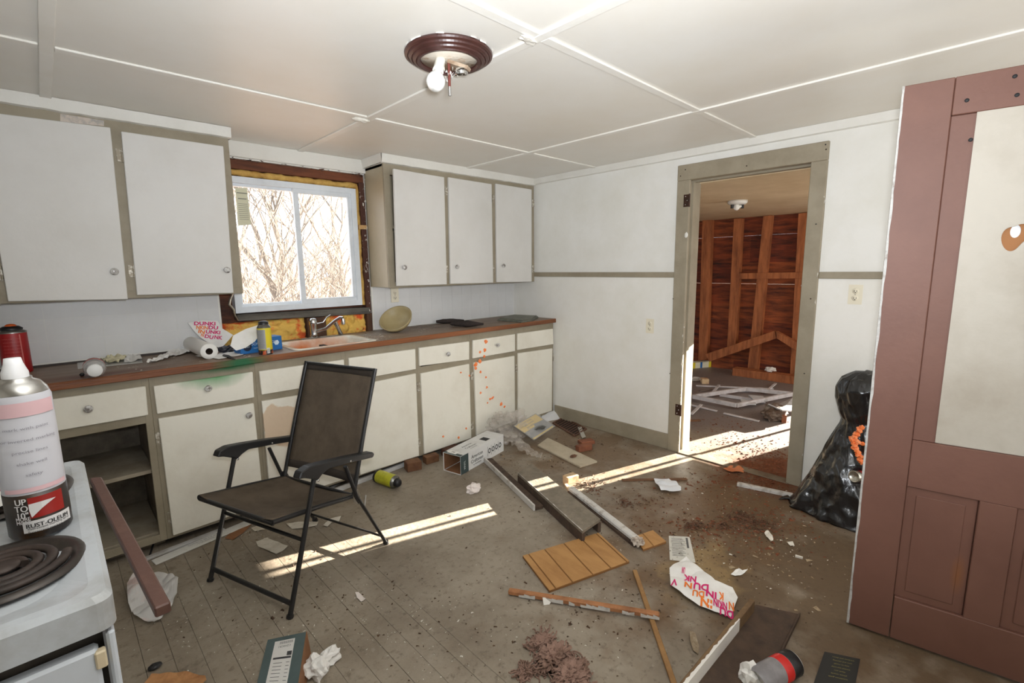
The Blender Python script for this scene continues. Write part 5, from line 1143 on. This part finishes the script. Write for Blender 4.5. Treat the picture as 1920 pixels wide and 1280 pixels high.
# lettered bag on the floor
bp_ = [(1287, 1045), (1270, 1058), (1255, 1072), (1257, 1103), (1282, 1125), (1310, 1142), (1340, 1152), (1370, 1159), (1383, 1125), (1373, 1107), (1340, 1100), (1318, 1076), (1298, 1060)]
P = [fl(*p) for p in bp_]; cx = sum(P, V())/len(P)
def hfl(x, y): return .006+.018*abs(nz((x, y, 0), 7, 21))+.006*nz((x, y, 0), 19, 22)+.02*max(0, 1-((x-cx.x)**2+(y-cx.y)**2)/.03)
t = thing('paper_bag', 'white paper bag with pink and orange letters flattened on the floor', 'paper bag', V((cx.x, cx.y, 0)))
sheet(P, hfl, 4).build('bag_paper', PAPER, t, solid=.001)
def bagtext(body, px, py, px2, py2, size, mat_mb):
    o = fl(px, py); e = (fl(px2, py2)-o).normalized(); f_ = -Z_.cross(e)*-1
    vs_, fs = textmesh(body, size, .035); kk = (fl(px2, py2)-o).length/max(.001, max(v.x for v in vs_)-min(v.x for v in vs_)); x0_ = min(v.x for v in vs_)
    def mp_(v): q = o+e*((v.x-x0_)*kk)+f_*(v.y*1.2); return V((q.x, q.y, hfl(q.x, q.y)+.0028))
    mat_mb.add([mp_(v) for v in vs_], fs)
pm, po = MB(), MB()
# rows run from lower right up to the left (letters upside down to the camera)
for body, xr_, xl_, y_, mb_ in (("UN", 1284, 1278, 1079, pm), ("NK", 1305, 1281, 1094, pm), ("DU", 1328, 1300, 1110, pm), ("N", 1297, 1283, 1107, po), ("V", 1270, 1258, 1100, pm), ("IN", 1343, 1323, 1124, pm), ("DU", 1320, 1298, 1123, po), ("K", 1356, 1347, 1126, po), ("NKIN", 1363, 1337, 1140, pm), ("IN", 1335, 1313, 1139, po), ("N", 1376, 1366, 1141, po), ("DU", 1375, 1349, 1153, pm)):
    bagtext(body, xr_, y_+(xr_-xl_)*.12, xl_, y_-(xr_-xl_)*.12, .05, mb_)
pm.build('lettering', MG, t); po.build('lettering', OR_, t)
# small plastic pieces
scrap([(1226, 899), (1254, 899), (1268, 905), (1277, 915), (1277, 921), (1242, 922), (1232, 912)], .012, .02, 'plastic_piece', 'white milky plastic piece on the brown stick', 'plastic scrap', M('milky_plastic', (226, 228, 232), .4), 3, 3, 10)
strip((1166, 901), (1288, 899), .026, .008, 'wood_stick', 'flat brown stick under the milky plastic piece', M('brown_stick', (120, 84, 56), .8, (90, 60, 40), 9), cat='stick')
scrap([(1370, 1078), (1380, 1068), (1386, 1066), (1392, 1071), (1402, 1071), (1392, 1078), (1378, 1081)], .002, .014, 'plastic_piece', 'small torn white plastic piece right of the lettered bag', 'plastic scrap', PAPER, 13, 3, 14)
scrap([(1356, 881), (1370, 874), (1385, 874), (1396, 882), (1394, 886), (1372, 887)], .002, .02, 'clay_shard', 'orange clay coloured shard in front of the doorway', 'shard', M('clay_shard', (206, 128, 84), .7, (184, 104, 64), 12), 14, 3, 8)
mb = strip((1382, 910), (1486, 932), .03, .022, 'trim_strip', 'white chipped trim strip in front of the doorway by the black bag', PLT)
scrap([(1293, 1187), (1303, 1190), (1311, 1212), (1309, 1228), (1300, 1222), (1294, 1205)], .002, .012, 'wood_chip', 'curled grey wood chip left of the dark trough', 'chip', M('grey_bark', (140, 122, 98), .8, (186, 172, 150), 20), 16, 3, 10)
# tissue balls
tag(blob(fl(888, 922)+Z_*.026, (.05, .035, .03), .40, 1.9, 31, 3, False, False, floor=.001).build('tissue', M('tissue_red_spot', (232, 222, 216), .85, (214, 150, 140), 18, .66, .74)), 'crumpled tissue with red spot near the sun stripe', 'tissue')
tag(blob(fl(593, 1262)+Z_*.025, (.035, .05, .03), .40, 1.9, 33, 3, False, False, floor=.001).build('tissue', PAPER), 'crumpled white tissue beside the green cardboard flap, left lobe', 'tissue')
tag(blob(fl(618, 1240)+Z_*.022, (.038, .028, .026), .40, 1.9, 35, 3, False, False, floor=.001).build('tissue', PAPER), 'crumpled white tissue beside the green cardboard flap, right lobe', 'tissue')
scrap([(666, 1112), (672, 1110), (680, 1118), (686, 1126), (677, 1129), (670, 1122)], .001, .012, 'tissue', 'tiny torn paper bit with red edge on the bare floor', 'tissue', M('tissue_red_spot', (232, 222, 216)), 22, 2, 20)
# green cardboard tent with shipping label
r0, r1, l0, l1 = fl(574, 1184, .06), fl(556, 1300, .06), fl(502, 1199, .008), fl(477, 1300, .008)
t = thing('cardboard_flap', 'green cardboard flap with white shipping label at the bottom edge', 'cardboard', (r0+l1)/2*1.0)
WL[t] = V(t.location)
up_ = (r0-l0).cross(l1-l0).normalized(); up_ = up_ if up_.z > 0 else -up_
MB().prism([l0, r0, r1, l1], -up_*.003).build('panel', M('green_card', (92, 108, 108), .6, (80, 96, 96), 8), t)
g0, g1 = fl(583, 1232, .001), fl(568, 1310, .001)
MB().prism([r0, r1, V((g1.x, g1.y, .002)), V((g0.x, g0.y, .002))], V((.003, 0, 0))).build('brown_side', CARD, t)
def gp(a, b): return l0.lerp(r0, a).lerp(l1.lerp(r1, a), b)+up_*.0008
MB().add([gp(.22, .08), gp(.74, .08), gp(.74, 1), gp(.22, 1)], [(0,1,2,3)]).build('shipping_label', PAPER, t)
ux, uy = -(r0-l0).normalized(), (l1-l0).normalized()
mb = MB(); lettering(mb, 'CZV0CR1', .013, gp(.5, .2)+up_*.0005, ux, uy); lettering(mb, '2030', .022, gp(.56, .93)+up_*.0005, ux, uy, bold=True)
for k in range(22): w_ = .006+.010*((k*5) % 3)/3; mb.add([gp(.36+k*.016, .105)+up_*.0004, gp(.36+k*.016+w_*.6, .105)+up_*.0004, gp(.36+k*.016+w_*.6, .155)+up_*.0004, gp(.36+k*.016, .155)+up_*.0004], [(0,1,2,3)])
mb.add([gp(.27, .40)+up_*.0004, gp(.72, .40)+up_*.0004, gp(.72, .435)+up_*.0004, gp(.27, .435)+up_*.0004], [(0,1,2,3)]); mb.add([gp(.60, .31)+up_*.0004, gp(.72, .31)+up_*.0004, gp(.72, .385)+up_*.0004, gp(.60, .385)+up_*.0004], [(0,1,2,3)])
for k in range(6): mb.add([gp(.3, .5+k*.06)+up_*.0004, gp(.52, .5+k*.06)+up_*.0004, gp(.52, .508+k*.06)+up_*.0004, gp(.3, .508+k*.06)+up_*.0004], [(0,1,2,3)]); mb.add([gp(.62, .5+k*.06)+up_*.0004, gp(.70, .5+k*.06)+up_*.0004, gp(.70, .508+k*.06)+up_*.0004, gp(.62, .508+k*.06)+up_*.0004], [(0,1,2,3)])
mb.build('lettering', M('label_ink', (70, 70, 72), .7), t)
# bottom left: wood chip, cap, plastic bag
scrap([(270, 1285), (285, 1264), (340, 1261), (385, 1268), (388, 1280), (370, 1300), (280, 1310)], .002, .02, 'wood_chip', 'large tan torn wood chip at the bottom left floor', 'chip', M('torn_tan', (190, 138, 90), .8, (150, 100, 60), 14), 41, 3, 8)
tag(blob(fl(291, 1252)+Z_*.008, (.022, .016, .008), .12, 2, 3, 3, floor=.001).build('rubber_disc', DKC), 'round black rubber disc on the floor left of the green cardboard', 'disc')
scrap([(240, 1105), (262, 1080), (300, 1078), (325, 1085), (336, 1092), (333, 1120), (315, 1150), (290, 1171), (255, 1160), (242, 1140)], .01, .07, 'plastic_bag', 'thin white plastic bag on the floor beside the stove', 'plastic bag', M('thin_bag', (226, 224, 222), .4, (226, 190, 184), 6, .55, .7, alpha=.8), 43, 4, 7)
# pink insulation
PINK = M('pink_insulation', (156, 126, 112), .95, (112, 86, 72), 12, .4, .7, .8, 60)
for k, (px, py, rx, ry, rz) in enumerate(((1040, 1240, .075, .06, .032), (1070, 1268, .075, .055, .030), (1012, 1205, .05, .03, .016), (985, 1262, .028, .028, .016))):
    mb = blob(fl(px, py)+Z_*rz*.5, (rx*.85, ry*.85, rz*.8), .34, 5.5, 50+k, 5, False, False, floor=.001); r_ = random.Random(500+k); c_ = fl(px, py)
    for _ in range(70):
        a_ = r_.uniform(0, 6.28); q_ = r_.uniform(.3, 1.1)**.7; p_ = c_+V((math.cos(a_)*rx*q_, math.sin(a_)*ry*q_, max(.003, rz*1.25*(1-q_*q_)))); d_ = V((r_.gauss(0, 1), r_.gauss(0, 1), r_.gauss(0, .25))); pts_ = []
        for i_ in range(6):
            pts_.append(V((p_.x, p_.y, max(.0025, p_.z)))); d_ = (d_+V((r_.gauss(0, .9), r_.gauss(0, .9), r_.gauss(0, .3)))).normalized(); p_ = p_+d_*.009
        mb.tube(pts_, [.0028]*6, 5)
    tag(mb.build('insulation_clump', PINK), ('large matted pink insulation clump on the near floor', 'pink insulation clump at the bottom edge of the picture', 'thin pink insulation wisp above the large clump', 'small pink insulation tuft left of the large clump')[k], 'insulation')
# dark trough (old drawer side) lower right
TRO = M('dark_trough_wood', (82, 64, 50), .8, (58, 44, 36), 6, .4, .7, .3, 30, stretch=(2, 2, 1))
t = thing('wooden_trough', 'dark wooden board with raised white edged side at the lower right', 'board', fl(1420, 1190))
A, B, Cc = fl(1416, 1138), fl(1497, 1156), fl(1432, 1290); D = fl(1302, 1295)
MB().prism([V((p.x, p.y, .014)) for p in (A, B, Cc, D)], (0, 0, -.013)).build('base', TRO, t, bevel=.002)
E0, E1 = fl(1411, 1124, .06), fl(1270, 1296, .06)
MB().bar(V((E0.x, E0.y, .0335)), V((E1.x, E1.y, .0335)), .02, .063).build('side', M('side_wood', (122, 96, 66), .7, (92, 68, 46), 7, stretch=(2, 2, 1)), t, bevel=.003)
sdv = (E1-E0).normalized().cross(Z_); sdv = sdv if sdv.x < 0 else -sdv
mb = MB(); n = 30
for k in range(n):
    a_, b_ = E0.lerp(E1, .25+.75*k/n), E0.lerp(E1, .25+.75*(k+1)/n); w0 = .002+.012*abs(nz((k, 0, 0), .6, 3))+.008*(k/n); w1 = .002+.012*abs(nz((k+1, 0, 0), .6, 3))+.008*((k+1)/n)
    mb.add([V((a_.x, a_.y, .0005))+sdv*.0112, V((b_.x, b_.y, .0005))+sdv*.0112, V((b_.x, b_.y, .066))+sdv*.0112, V((a_.x, a_.y, .066))+sdv*.0112, V((a_.x, a_.y, .0662))+sdv*(.0112-w0), V((b_.x, b_.y, .0662))+sdv*(.0112-w1)], [(0,1,2,3),(3,2,5,4)])
mb.build('white_paint_face', FLAKE, t)
MB().prism([V((p.x, p.y, .018)) for p in (B, B+(B-A)*.04, Cc+(B-A)*.04, Cc)], (0, 0, -.017)).build('lip', TRO, t)
# red and black spray can at the bottom, crumpled paper, black leaflet
a, b = fl(1484, 1262), fl(1446, 1283); R = pxr(a, 23)
can_lying(a, b, R, 'spray_can', 'grey spray can with red band and black base at the bottom edge', [('body', [(0, .0), (.93, 0), (1, .05), (1, 1.6), (.8, 1.75)], M('can_greyprint', (126, 122, 124), .35, (150, 146, 148), 14)), ('black_base', [(.93, -.002), (1.01, .03), (1.01, .42), (1.0, .425)], DKC), ('red_band', [(1.012, .44), (1.012, .78), (1.0, .785)], M('can_redband', (204, 34, 28), .4)), ('end_rim', [(.97, -.01), (.97, .02), (.88, .02), (.86, .008), (0, .012)], M('can_rim', (150, 148, 144)))])
for k, (px, py) in enumerate(((1407, 1284), (1428, 1292))):
    tag(blob(fl(px, py)+Z_*.028, (.026, .034, .045), .42, 2.0, 61+k, 3, False, False, floor=.001).build('crumpled_paper', PAPER), ('white crumpled paper left of the red banded can, left piece', 'white crumpled paper left of the red banded can, right piece')[k], 'paper')
o = board([(1546, 1221), (1613, 1235), (1600, 1300), (1520, 1297)], .003, .0022, 'leaflet', 'black leaflet with small gold print near the brown door', 'leaflet', M('black_leaflet', (42, 42, 40), .55), None, 0)
A, B, D = fl(1546, 1221, .0034), fl(1613, 1235, .0034), fl(1520, 1297, .0034); e1, e2 = (B-A).normalized(), (D-A).normalized()
mb = MB()
for k, s_ in enumerate(('windows and doors', 'care and cleaning', 'easy to install', 'limited warranty', 'thank you', 'please recycle', 'installation guide')): lettering(mb, s_, .0085, A+e1*.062+e2*(.02+k*.018)+Z_*.0003, -e1, e2)
mb.build('lettering', M('gold_print', (150, 140, 80), .6), o)
# ================================================================ BLACK TRASH BAG
AX = V((-.20, -2.83, 0)); vh = V((CAM.x-AX.x, CAM.y-AX.y, 0)).normalized(); sh = Z_.cross(vh); sh = sh if sh.dot(RT) > 0 else -sh
sil = [(1477, 944), (1490, 925), (1507, 900), (1525, 872), (1545, 838), (1560, 812), (1574, 790), (1577, 782), (1571, 765), (1565, 742), (1566, 722), (1578, 706), (1598, 697), (1612, 694)]
pts = [onpl(px, py, AX, vh) for px, py in sil]
axr = onpl(1622, 900, AX, vh); a0_ = axr.dot(sh)
BAGM = M('black_polythene', (22, 22, 23), .24, (32, 32, 33), 8, .4, .7, .55, 22, spec=.8, stretch=(1, 1, .5))
_nt = BAGM.node_tree; _vo = _nt.nodes.new('ShaderNodeTexVoronoi'); _vo.feature = 'SMOOTH_F1'; _vo.inputs['Scale'].default_value = 11; _vo.inputs['Smoothness'].default_value = .25
_geo = _nt.nodes.new('ShaderNodeNewGeometry'); _nt.links.new(_geo.outputs['Position'], _vo.inputs['Vector']); _b2 = _nt.nodes.new('ShaderNodeBump'); _b2.inputs['Strength'].default_value = .7; _b2.inputs['Distance'].default_value = .03
_nt.links.new(_vo.outputs['Distance'], _b2.inputs['Height']); _old = next(x for x in _nt.nodes if x.type == 'BUMP' and x is not _b2); _nt.links.new(_old.outputs[0], _b2.inputs['Normal']); _nt.links.new(_b2.outputs[0], _nt.nodes['Principled BSDF'].inputs['Normal'])
rings = []; n = 110; NR = 90
zs = [max(p.z, 0.0) for p in pts]; zs[0] = 0.002
def silat(z):
    for i in range(len(zs)-1):
        if zs[i] <= z <= zs[i+1] and zs[i+1] > zs[i]: k = (z-zs[i])/(zs[i+1]-zs[i]); return pts[i].dot(sh)*(1-k)+pts[i+1].dot(sh)*k
    return pts[-1].dot(sh)
ztop_ = max(zs)
mb = MB(); P = []
for i in range(NR+1):
    t_ = i/NR; z = .002+(ztop_-.002)*(t_**1.0); l = silat(z); r = max(.004, a0_-l)
    if i == NR: r *= .35
    dep = min(.22, r*.72)
    for j in range(n):
        a = 2*math.pi*j/n; ca2, sa2 = math.cos(a), math.sin(a)
        fold = 1+.05*nz((ca2*2.2, sa2*2.2, z*5), 1.3, 3)+.045*abs(nz((ca2*4, sa2*4, z*7), 1.2, 8))-.03*abs(nz((a*3.0, z*3, 0), 2.0, 11))
        fold += .13*(abs(nz((ca2*1.6+z*3, sa2*1.6, z*2.2-a*.2), 2.6, 15))-.25)+.035*(abs(nz((ca2*7, sa2*7, z*16), 1.0, 19))-.2)
        if ca2 < -.9: fold = 1+(fold-1)*.3
        q = AX+sh*(a0_-AX.dot(sh)+r*ca2*fold)+vh*(dep*sa2*fold*(1.0 if sa2 > 0 else .7))+Z_*(z+(.012*nz((ca2*3, sa2*3, z*4), 1.5, 4) if 0 < i < NR else 0))
        if q.x > -.012: q.x = -.012
        P.append(V((q.x, q.y, max(.001, q.z))))
mb.add(P, [(i*n+j, i*n+(j+1) % n, (i+1)*n+(j+1) % n, (i+1)*n+j) for i in range(NR) for j in range(n)]+[tuple(range(n))[::-1], tuple(NR*n+j for j in range(n))], True)
tb = thing('trash_bag', 'tall black plastic trash bag slumped against the wall by the door', 'trash bag', AX)
mb.build('bag', BAGM, tb)
A = onpl(1478, 944, AX, vh); MB().tube([V((A.x, A.y, .012)), V((A.x, A.y, .006))-sh*.03+vh*.02, V((A.x, A.y, .003))-sh*.045+vh*.045], [.02, .014, .004], 8, flat=.5).build('bag_corner', BAGM, tb)
sf = AX+vh*.17
OFS = M('orange_foam', (246, 128, 62), .7)
pp = [onpl(px, py, sf, vh) for px, py in ((1613, 800), (1606, 815), (1597, 824), (1602, 838), (1610, 850), (1616, 866))]
t = thing('foam_strand', 'bright orange dried foam strand spilling from the black bag', 'foam', pp[-1])
mb = MB()
for k in range(26):
    f_ = k/25*(len(pp)-1.001); q = pp[int(f_)].lerp(pp[int(f_)+1], f_-int(f_)); bb = blob(q+V((nz((k, 0, 0), .9)*.012, nz((k, 5, 0), .9)*.012, nz((k, 9, 0), .9)*.01)), (.012, .012, .011), .4, 2, k, 2, False); mb.add(bb.v, bb.f)
mb.build('main_strand', OFS, t)
mb = MB()
for k in range(10):
    q = pp[2].lerp(onpl(1618, 832, sf, vh), k/9); bb = blob(q+V((0, nz((k, 5, 0), .9)*.01, nz((k, 9, 0), .9)*.008)), (.011, .011, .010), .4, 2, k+40, 2, False); mb.add(bb.v, bb.f)
mb.build('side_strand', OFS, t)
c = onpl(1601, 893, AX+vh*.20, vh); axc = (vh*.75-sh*.6+Z_*.15).normalized()
t = thing('tin_can', 'silver spray can end poking out of the black bag', 'can', c)
MB().lathe([(0, -.012), (.016, -.010), (.024, -.002), (.029, .002), (.031, 0), (.031, -.02), (.031, -.09)], c, axc, 24).build('body', M('silver_can', (190, 186, 176), .25, metal=.9), t)
MB().lathe([(.0315, -.024), (.0315, -.06)], c, axc, 24).build('red_label', RD, t)
# ================================================================ FAR ROOM ITEMS
WF = M('white_frame_wood', (206, 202, 204), .6, (176, 170, 168), 12)
q = [fl(1299, 751), fl(1397, 736), fl(1486, 746), fl(1380, 768)]
t = thing('window_frame', 'white wooden window frame lying on the far room floor', 'frame', (q[0]+q[2])/2)
for k in range(4): MB().bar(q[k]+Z_*.045, q[(k+1) % 4]+Z_*.045, .03, .04).build('frame_rail', WF, t, bevel=.002)
MB().bar(q[0].lerp(q[1], .5)+Z_*.02, q[3].lerp(q[2], .5)+Z_*.02, .02, .03).build('frame_rail', WF, t)
for k, (a, b, lb) in enumerate((((1305, 724), (1450, 730), 'furthest white strip on the far room floor'), ((1348, 725), (1331, 745), 'short white strip crossing the furthest strip'), ((1367, 734), (1477, 737), 'white strip just behind the far window frame'), ((1454, 722), (1434, 739), 'short white strip at the right end of the furthest strip'), ((1294, 760), (1344, 772), 'white strip left in front of the far window frame'), ((1315, 762), (1296, 780), 'short white strip slanting toward the lit jamb'), ((1357, 776), (1423, 791), 'nearest white strip in the far room'))):
    strip(a, b, .028, .012, 'trim_strip', lb, WF, z=.002+.012*(k in (1, 3, 5)))
strip((1285, 790), (1313, 789), .03, .012, 'wood_stick', 'small brown stick by the lit door jamb', M('brown_stick', (120, 84, 56)), cat='stick')
strip((1311, 734), (1334, 730), .02, .012, 'wood_stick', 'short grey stick behind the white strips', M('grey_stick', (110, 96, 88), .8), cat='stick')
GYP = M('broken_gypsum', (196, 196, 198), .8, (170, 166, 162), 12)
for k, (pp_, lb) in enumerate((([(1403, 740), (1430, 742), (1440, 750), (1412, 748)], 'pale broken panel inside the far frame, upper'), ([(1388, 748), (1415, 750), (1418, 757), (1392, 756)], 'pale broken panel inside the far frame, lower'), ([(1432, 766), (1458, 762), (1486, 752), (1484, 782), (1465, 784), (1440, 776)], 'large broken wallboard by the right doorway jamb'))):
    P = [fl(px, py, .05) for px, py in pp_]; tag(MB().prism([p+Z_*.02*i*(k == 2) for i, p in enumerate(P)], (0, 0, -.012)).build('broken_panel', GYP), lb, 'panel')
tag(blob(fl(1452, 785)+Z_*.06, (.13, .10, .07), .3, 2.5, 71, 3, False, False, floor=.001).build('rubble', M('rubble_dark', (92, 74, 62), .9, (150, 140, 130), 16)), 'dark rubble heap under the broken wallboard', 'rubble')
tag(MB().obox(fl(1468, 789)+Z_*.03, V((.9, .4, 0)), V((-.4, .9, 0)), V((0, 0, 1)), .06, .02, .04).build('brick_piece', BRK, bevel=.003), 'broken brick at the foot of the right door jamb', 'brick')
c0_ = fl(1296, 691); c1_ = fl(1333, 688); hx = pxr(c1_, 11)
t = thing('carton', 'small white yellow and blue carton on the far room floor', 'box', (c0_+c1_)/2)
d_ = (c1_-c0_).normalized(); e_ = Z_.cross(d_); e_ = e_ if e_.dot(CAM-c0_) < 0 else -e_; L_ = (c1_-c0_).length
MB().obox((c0_+c1_)/2+e_*.05+Z_*hx/2, d_, e_, Z_, L_/2, .05, hx/2).build('box', M('carton_pale', (226, 222, 196), .6), t)
for a, b, m_ in ((.45, .55, BLUE), (.88, 1.0, YEL), (.0, .2, YEL)): MB().obox(c0_.lerp(c1_, (a+b)/2)-e_*.0008+Z_*hx/2, d_, e_, Z_, L_*(b-a)/2, .0006, hx/2*.98).build('print_band', m_, t)
tag(MB().obox(fl(1321, 718)+Z_*.03, V((.8, .6, 0)), V((-.6, .8, 0)), Z_, .045, .04, .03).build('wood_block', M('pale_offcut', (206, 178, 140)), bevel=.003), 'square pinkish wood block on the far room floor', 'wood block')
c = fl(1304, 713); mb = MB().tube([c+V((math.cos(a)*.07, math.sin(a)*.05, .008+a*.0015)) for a in [k*.35 for k in range(40)]], .006, 6); tag(mb.build('cord', M('white_cord', (196, 190, 180), .5)), 'coil of white cord beside the lit jamb', 'cord')
c = V((2.93, at(1444, 697, 'x', 2.93).y, .096)); tag(blob(c+Z_*.03, (.05, .06, .03), .3, 2, 77, 3, False, False, floor=.096).build('crumpled_paper', PAPER), 'white crumpled paper on the far wall bottom plate', 'paper')
# ================================================================ OUTSIDE
GRD = M('leaf_litter', (196, 168, 146), .95, (150, 118, 96), 2.5, .4, .7, .3, 10)
struct(MB().box((-70, .6, -.75), (90, 110, -.6)).build('ground', GRD), 'leaf covered ground outside')
BARK = M('grey_tan_bark', (130, 121, 110), .9, (98, 90, 82), 6)  # one grey-tan bark colour, varied by noise
def tree(base, hgt, r0_, seed, depth, spread, label, cat='tree', nm='bare_tree', stems=1):
    r_ = random.Random(seed); mb = MB()
    def grow(p, d, L_, r, k):
        n_ = 3; pts_ = [p]; q = p
        for i in range(n_):
            d = (d+V((r_.uniform(-1, 1), r_.uniform(-1, 1), r_.uniform(-.5, .9)))*.16).normalized(); q = q+d*(L_/n_); pts_.append(q)
        mb.tube(pts_, [r*(1-.3*i/n_) for i in range(n_+1)], 5 if k > 2 else 3, caps=False)
        if k == 0: return
        for c in range(r_.choice((2, 3, 3)) if k > 1 else 4):
            bpt = pts_[-1] if c == 0 else pts_[r_.randint(1, n_)]
            nd = (d+V((r_.uniform(-1, 1), r_.uniform(-1, 1), r_.uniform(-.35, .6)))*spread).normalized()
            grow(bpt, nd, L_*r_.uniform(.6, .85), r*(.72 if c == 0 else .5), k-1)
    for s_ in range(stems):
        d = V((r_.uniform(-.25, .25), r_.uniform(-.25, .25), 1)).normalized() if stems == 1 else V((r_.uniform(-.7, .7), r_.uniform(-.7, .7), 1)).normalized()
        grow(V(base)+V((r_.uniform(-.1, .1), r_.uniform(-.1, .1), 0))*(stems > 1), d, hgt*.33, r0_, depth)
    o = mb.build(nm, BARK); tag(o, label, cat, 'bare trees outside the window'); return o
tl = ['pale bare tree with thick trunk seen through the left window pane', 'bare sapling behind the left window pane near the notice', 'bare tree seen behind the middle window rail', 'bare tree in the right window pane, left side', 'bare tree in the right window pane, right side', 'tall thin bare tree furthest behind the right pane', 'tall thin bare tree furthest behind the left pane']
tl += ['slim bare tree at the left edge of the window view', 'slim bare tree just right of the middle window rail', 'slim bare tree at the right edge of the window view', 'slim bare tree left of the thick pale trunk']
tpx = [(528, 6.5, 5.5, .10, 6), (470, 8, 5.0, .05, 6), (560, 10, 6.5, .07, 6), (600, 7.5, 5.5, .06, 6), (645, 9.0, 6, .06, 6), (620, 13, 8, .08, 6), (500, 14, 8, .08, 6), (445, 6, 4.5, .04, 6), (585, 6, 4.2, .035, 6), (668, 6.4, 4.6, .04, 6), (505, 5.5, 4, .035, 6)]
for k, (px, Y, hg, rr_, dp) in enumerate(tpx):
    b = at(px, 540, 'y', Y); tree((b.x, b.y, -.6), hg, rr_, 100+k, dp, .62, tl[k])
bl_ = ['tangled bare brush low behind the left window pane', 'tangled bare brush low behind the window middle', 'tangled bare brush low in the right window pane', 'tangled bare brush at the right window edge']
bl_ += ['dense bare thicket behind the left window pane', 'dense bare thicket behind the right window pane', 'far bare thicket behind the window middle']
for k, (px, Y) in enumerate(((470, 4.5), (545, 5.2), (610, 4.8), (665, 5.6), (500, 7), (640, 7), (570, 8))):
    b = at(px, 560, 'y', Y); tree((b.x, b.y, -.6), 3.2, .020, 200+k, 5, .85, bl_[k], 'shrub', 'bare_shrub', 5)
# ================================================================ LOOSE DEBRIS
def _noop(): pass
def fdebris(nm, lb, spots, n_, a, b, mat, seed, flat=.3):
    mb = flakes(spots, n_, a, b, .0008, seed, flat); tag(mb.build(nm, mat), lb, 'debris', None, 'stuff')
fdebris('paint_flakes', 'small white paint flakes scattered across the kitchen floor', [(450, 1130, 130, 70, 5), (600, 1190, 150, 60, 4), (900, 1170, 150, 60, 3), (1200, 1000, 160, 60, 4), (1420, 1040, 90, 50, 4), (470, 1000, 50, 22, 3), (1400, 930, 80, 30, 2)], 900, .0012, .0042, M('flake_white', (216, 210, 198), .8), 5)
fdebris('dark_crumbs', 'dark crumbs and grit scattered across the kitchen floor', [(1010, 860, 60, 25, 4), (1160, 960, 120, 40, 3), (1250, 1120, 120, 60, 4), (1400, 1000, 110, 50, 6), (900, 1150, 160, 70, 2), (600, 1090, 150, 70, 2), (1130, 830, 60, 20, 2)], 1500, .0015, .006, M('crumb_dark', (74, 56, 42), .9, (104, 78, 56), 60), 6, .5)
fdebris('red_leaf_dust', 'reddish brown leaf and wood dust around the doorway', [(1430, 885, 35, 16, 6), (1450, 860, 30, 12, 4), (1390, 905, 60, 14, 3), (1390, 835, 45, 8, 2), (1360, 800, 50, 12, 2), (1340, 985, 70, 25, 3), (1430, 980, 60, 25, 4)], 1900, .003, .010, M('red_dust', (122, 70, 44), .95, (86, 50, 34), 60), 7, .35)
fdebris('tan_chips', 'pale tan chips and splinters by the brown door', [(1450, 1030, 70, 35, 3), (1350, 975, 60, 20, 2), (1540, 1090, 40, 40, 1), (1010, 870, 50, 20, 1), (450, 1005, 40, 16, 2)], 110, .003, .011, M('tan_chip', (160, 140, 112), .85, (120, 98, 74), 40), 8, .3)
CL = M('bark_pile', (112, 78, 58), .95, (76, 52, 40), 40)
for k, (px, py, sx, sy, n_, lb) in enumerate(((1300, 986, 12, 5, 150, 'loose pinkish brown bark pile left in the dirt trail'), (1388, 970, 16, 8, 240, 'largest loose bark pile in the middle of the dirt trail'), (1428, 986, 18, 6, 160, 'loose bark pile right in the dirt trail'), (1355, 988, 10, 4, 80, 'small pinkish bark pile between the larger piles'), (1175, 945, 9, 4, 70, 'small brown fibre pile right of the white trim'), (1105, 912, 16, 8, 150, 'dark fibre pile at the sunlit offcut'), (1200, 940, 30, 12, 60, 'thin brown litter in front of the sunlit floor'))):
    mb = MB(); r_ = random.Random(300+k)
    for _ in range(n_):
        q = fl(r_.gauss(px, sx), r_.gauss(py, sy)); q.z = r_.uniform(0, .014)*math.exp(-((q-fl(px, py)).length/.07)**2)
        s_ = r_.uniform(.004, .016); d = V((r_.gauss(0, 1), r_.gauss(0, 1), r_.gauss(0, .35))).normalized()*s_; e = V((r_.gauss(0, 1), r_.gauss(0, 1), r_.gauss(0, .4))).normalized()*s_*.35
        P = [q-d, q+e, q+d, q-e+Z_*.004]
        for v in P: v.z = max(.0006, v.z)
        mb.add(P, [(0,1,2,3)])
    tag(mb.build('bark_pile', CL), lb, 'debris', None, 'stuff')
tag(blob(fl(1075, 856, .014)+Z_*.006, (.03, .018, .008), .4, 4, 87, 3, False, False, floor=.0145).build('bark_tuft', CL), 'small bark tuft on the cream board', 'bark')
scrap([(1433, 1000), (1440, 994), (1450, 1012), (1447, 1016), (1437, 1008)], .002, .012, 'plaster_chip', 'white bent chip in the dirt trail', 'chip', CHW, 91, 2, 20)
scrap([(1476, 1017), (1486, 1017), (1490, 1024), (1482, 1025)], .002, .010, 'plaster_chip', 'cream chip right in the dirt trail', 'chip', CHW, 92, 2, 20)
tag(MB().bar(fl(1491, 1043)+Z_*.004, fl(1505, 1047)+Z_*.004, .012, .008).build('plaster_chip', CHW), 'small white oblong chip near the brown door', 'chip')
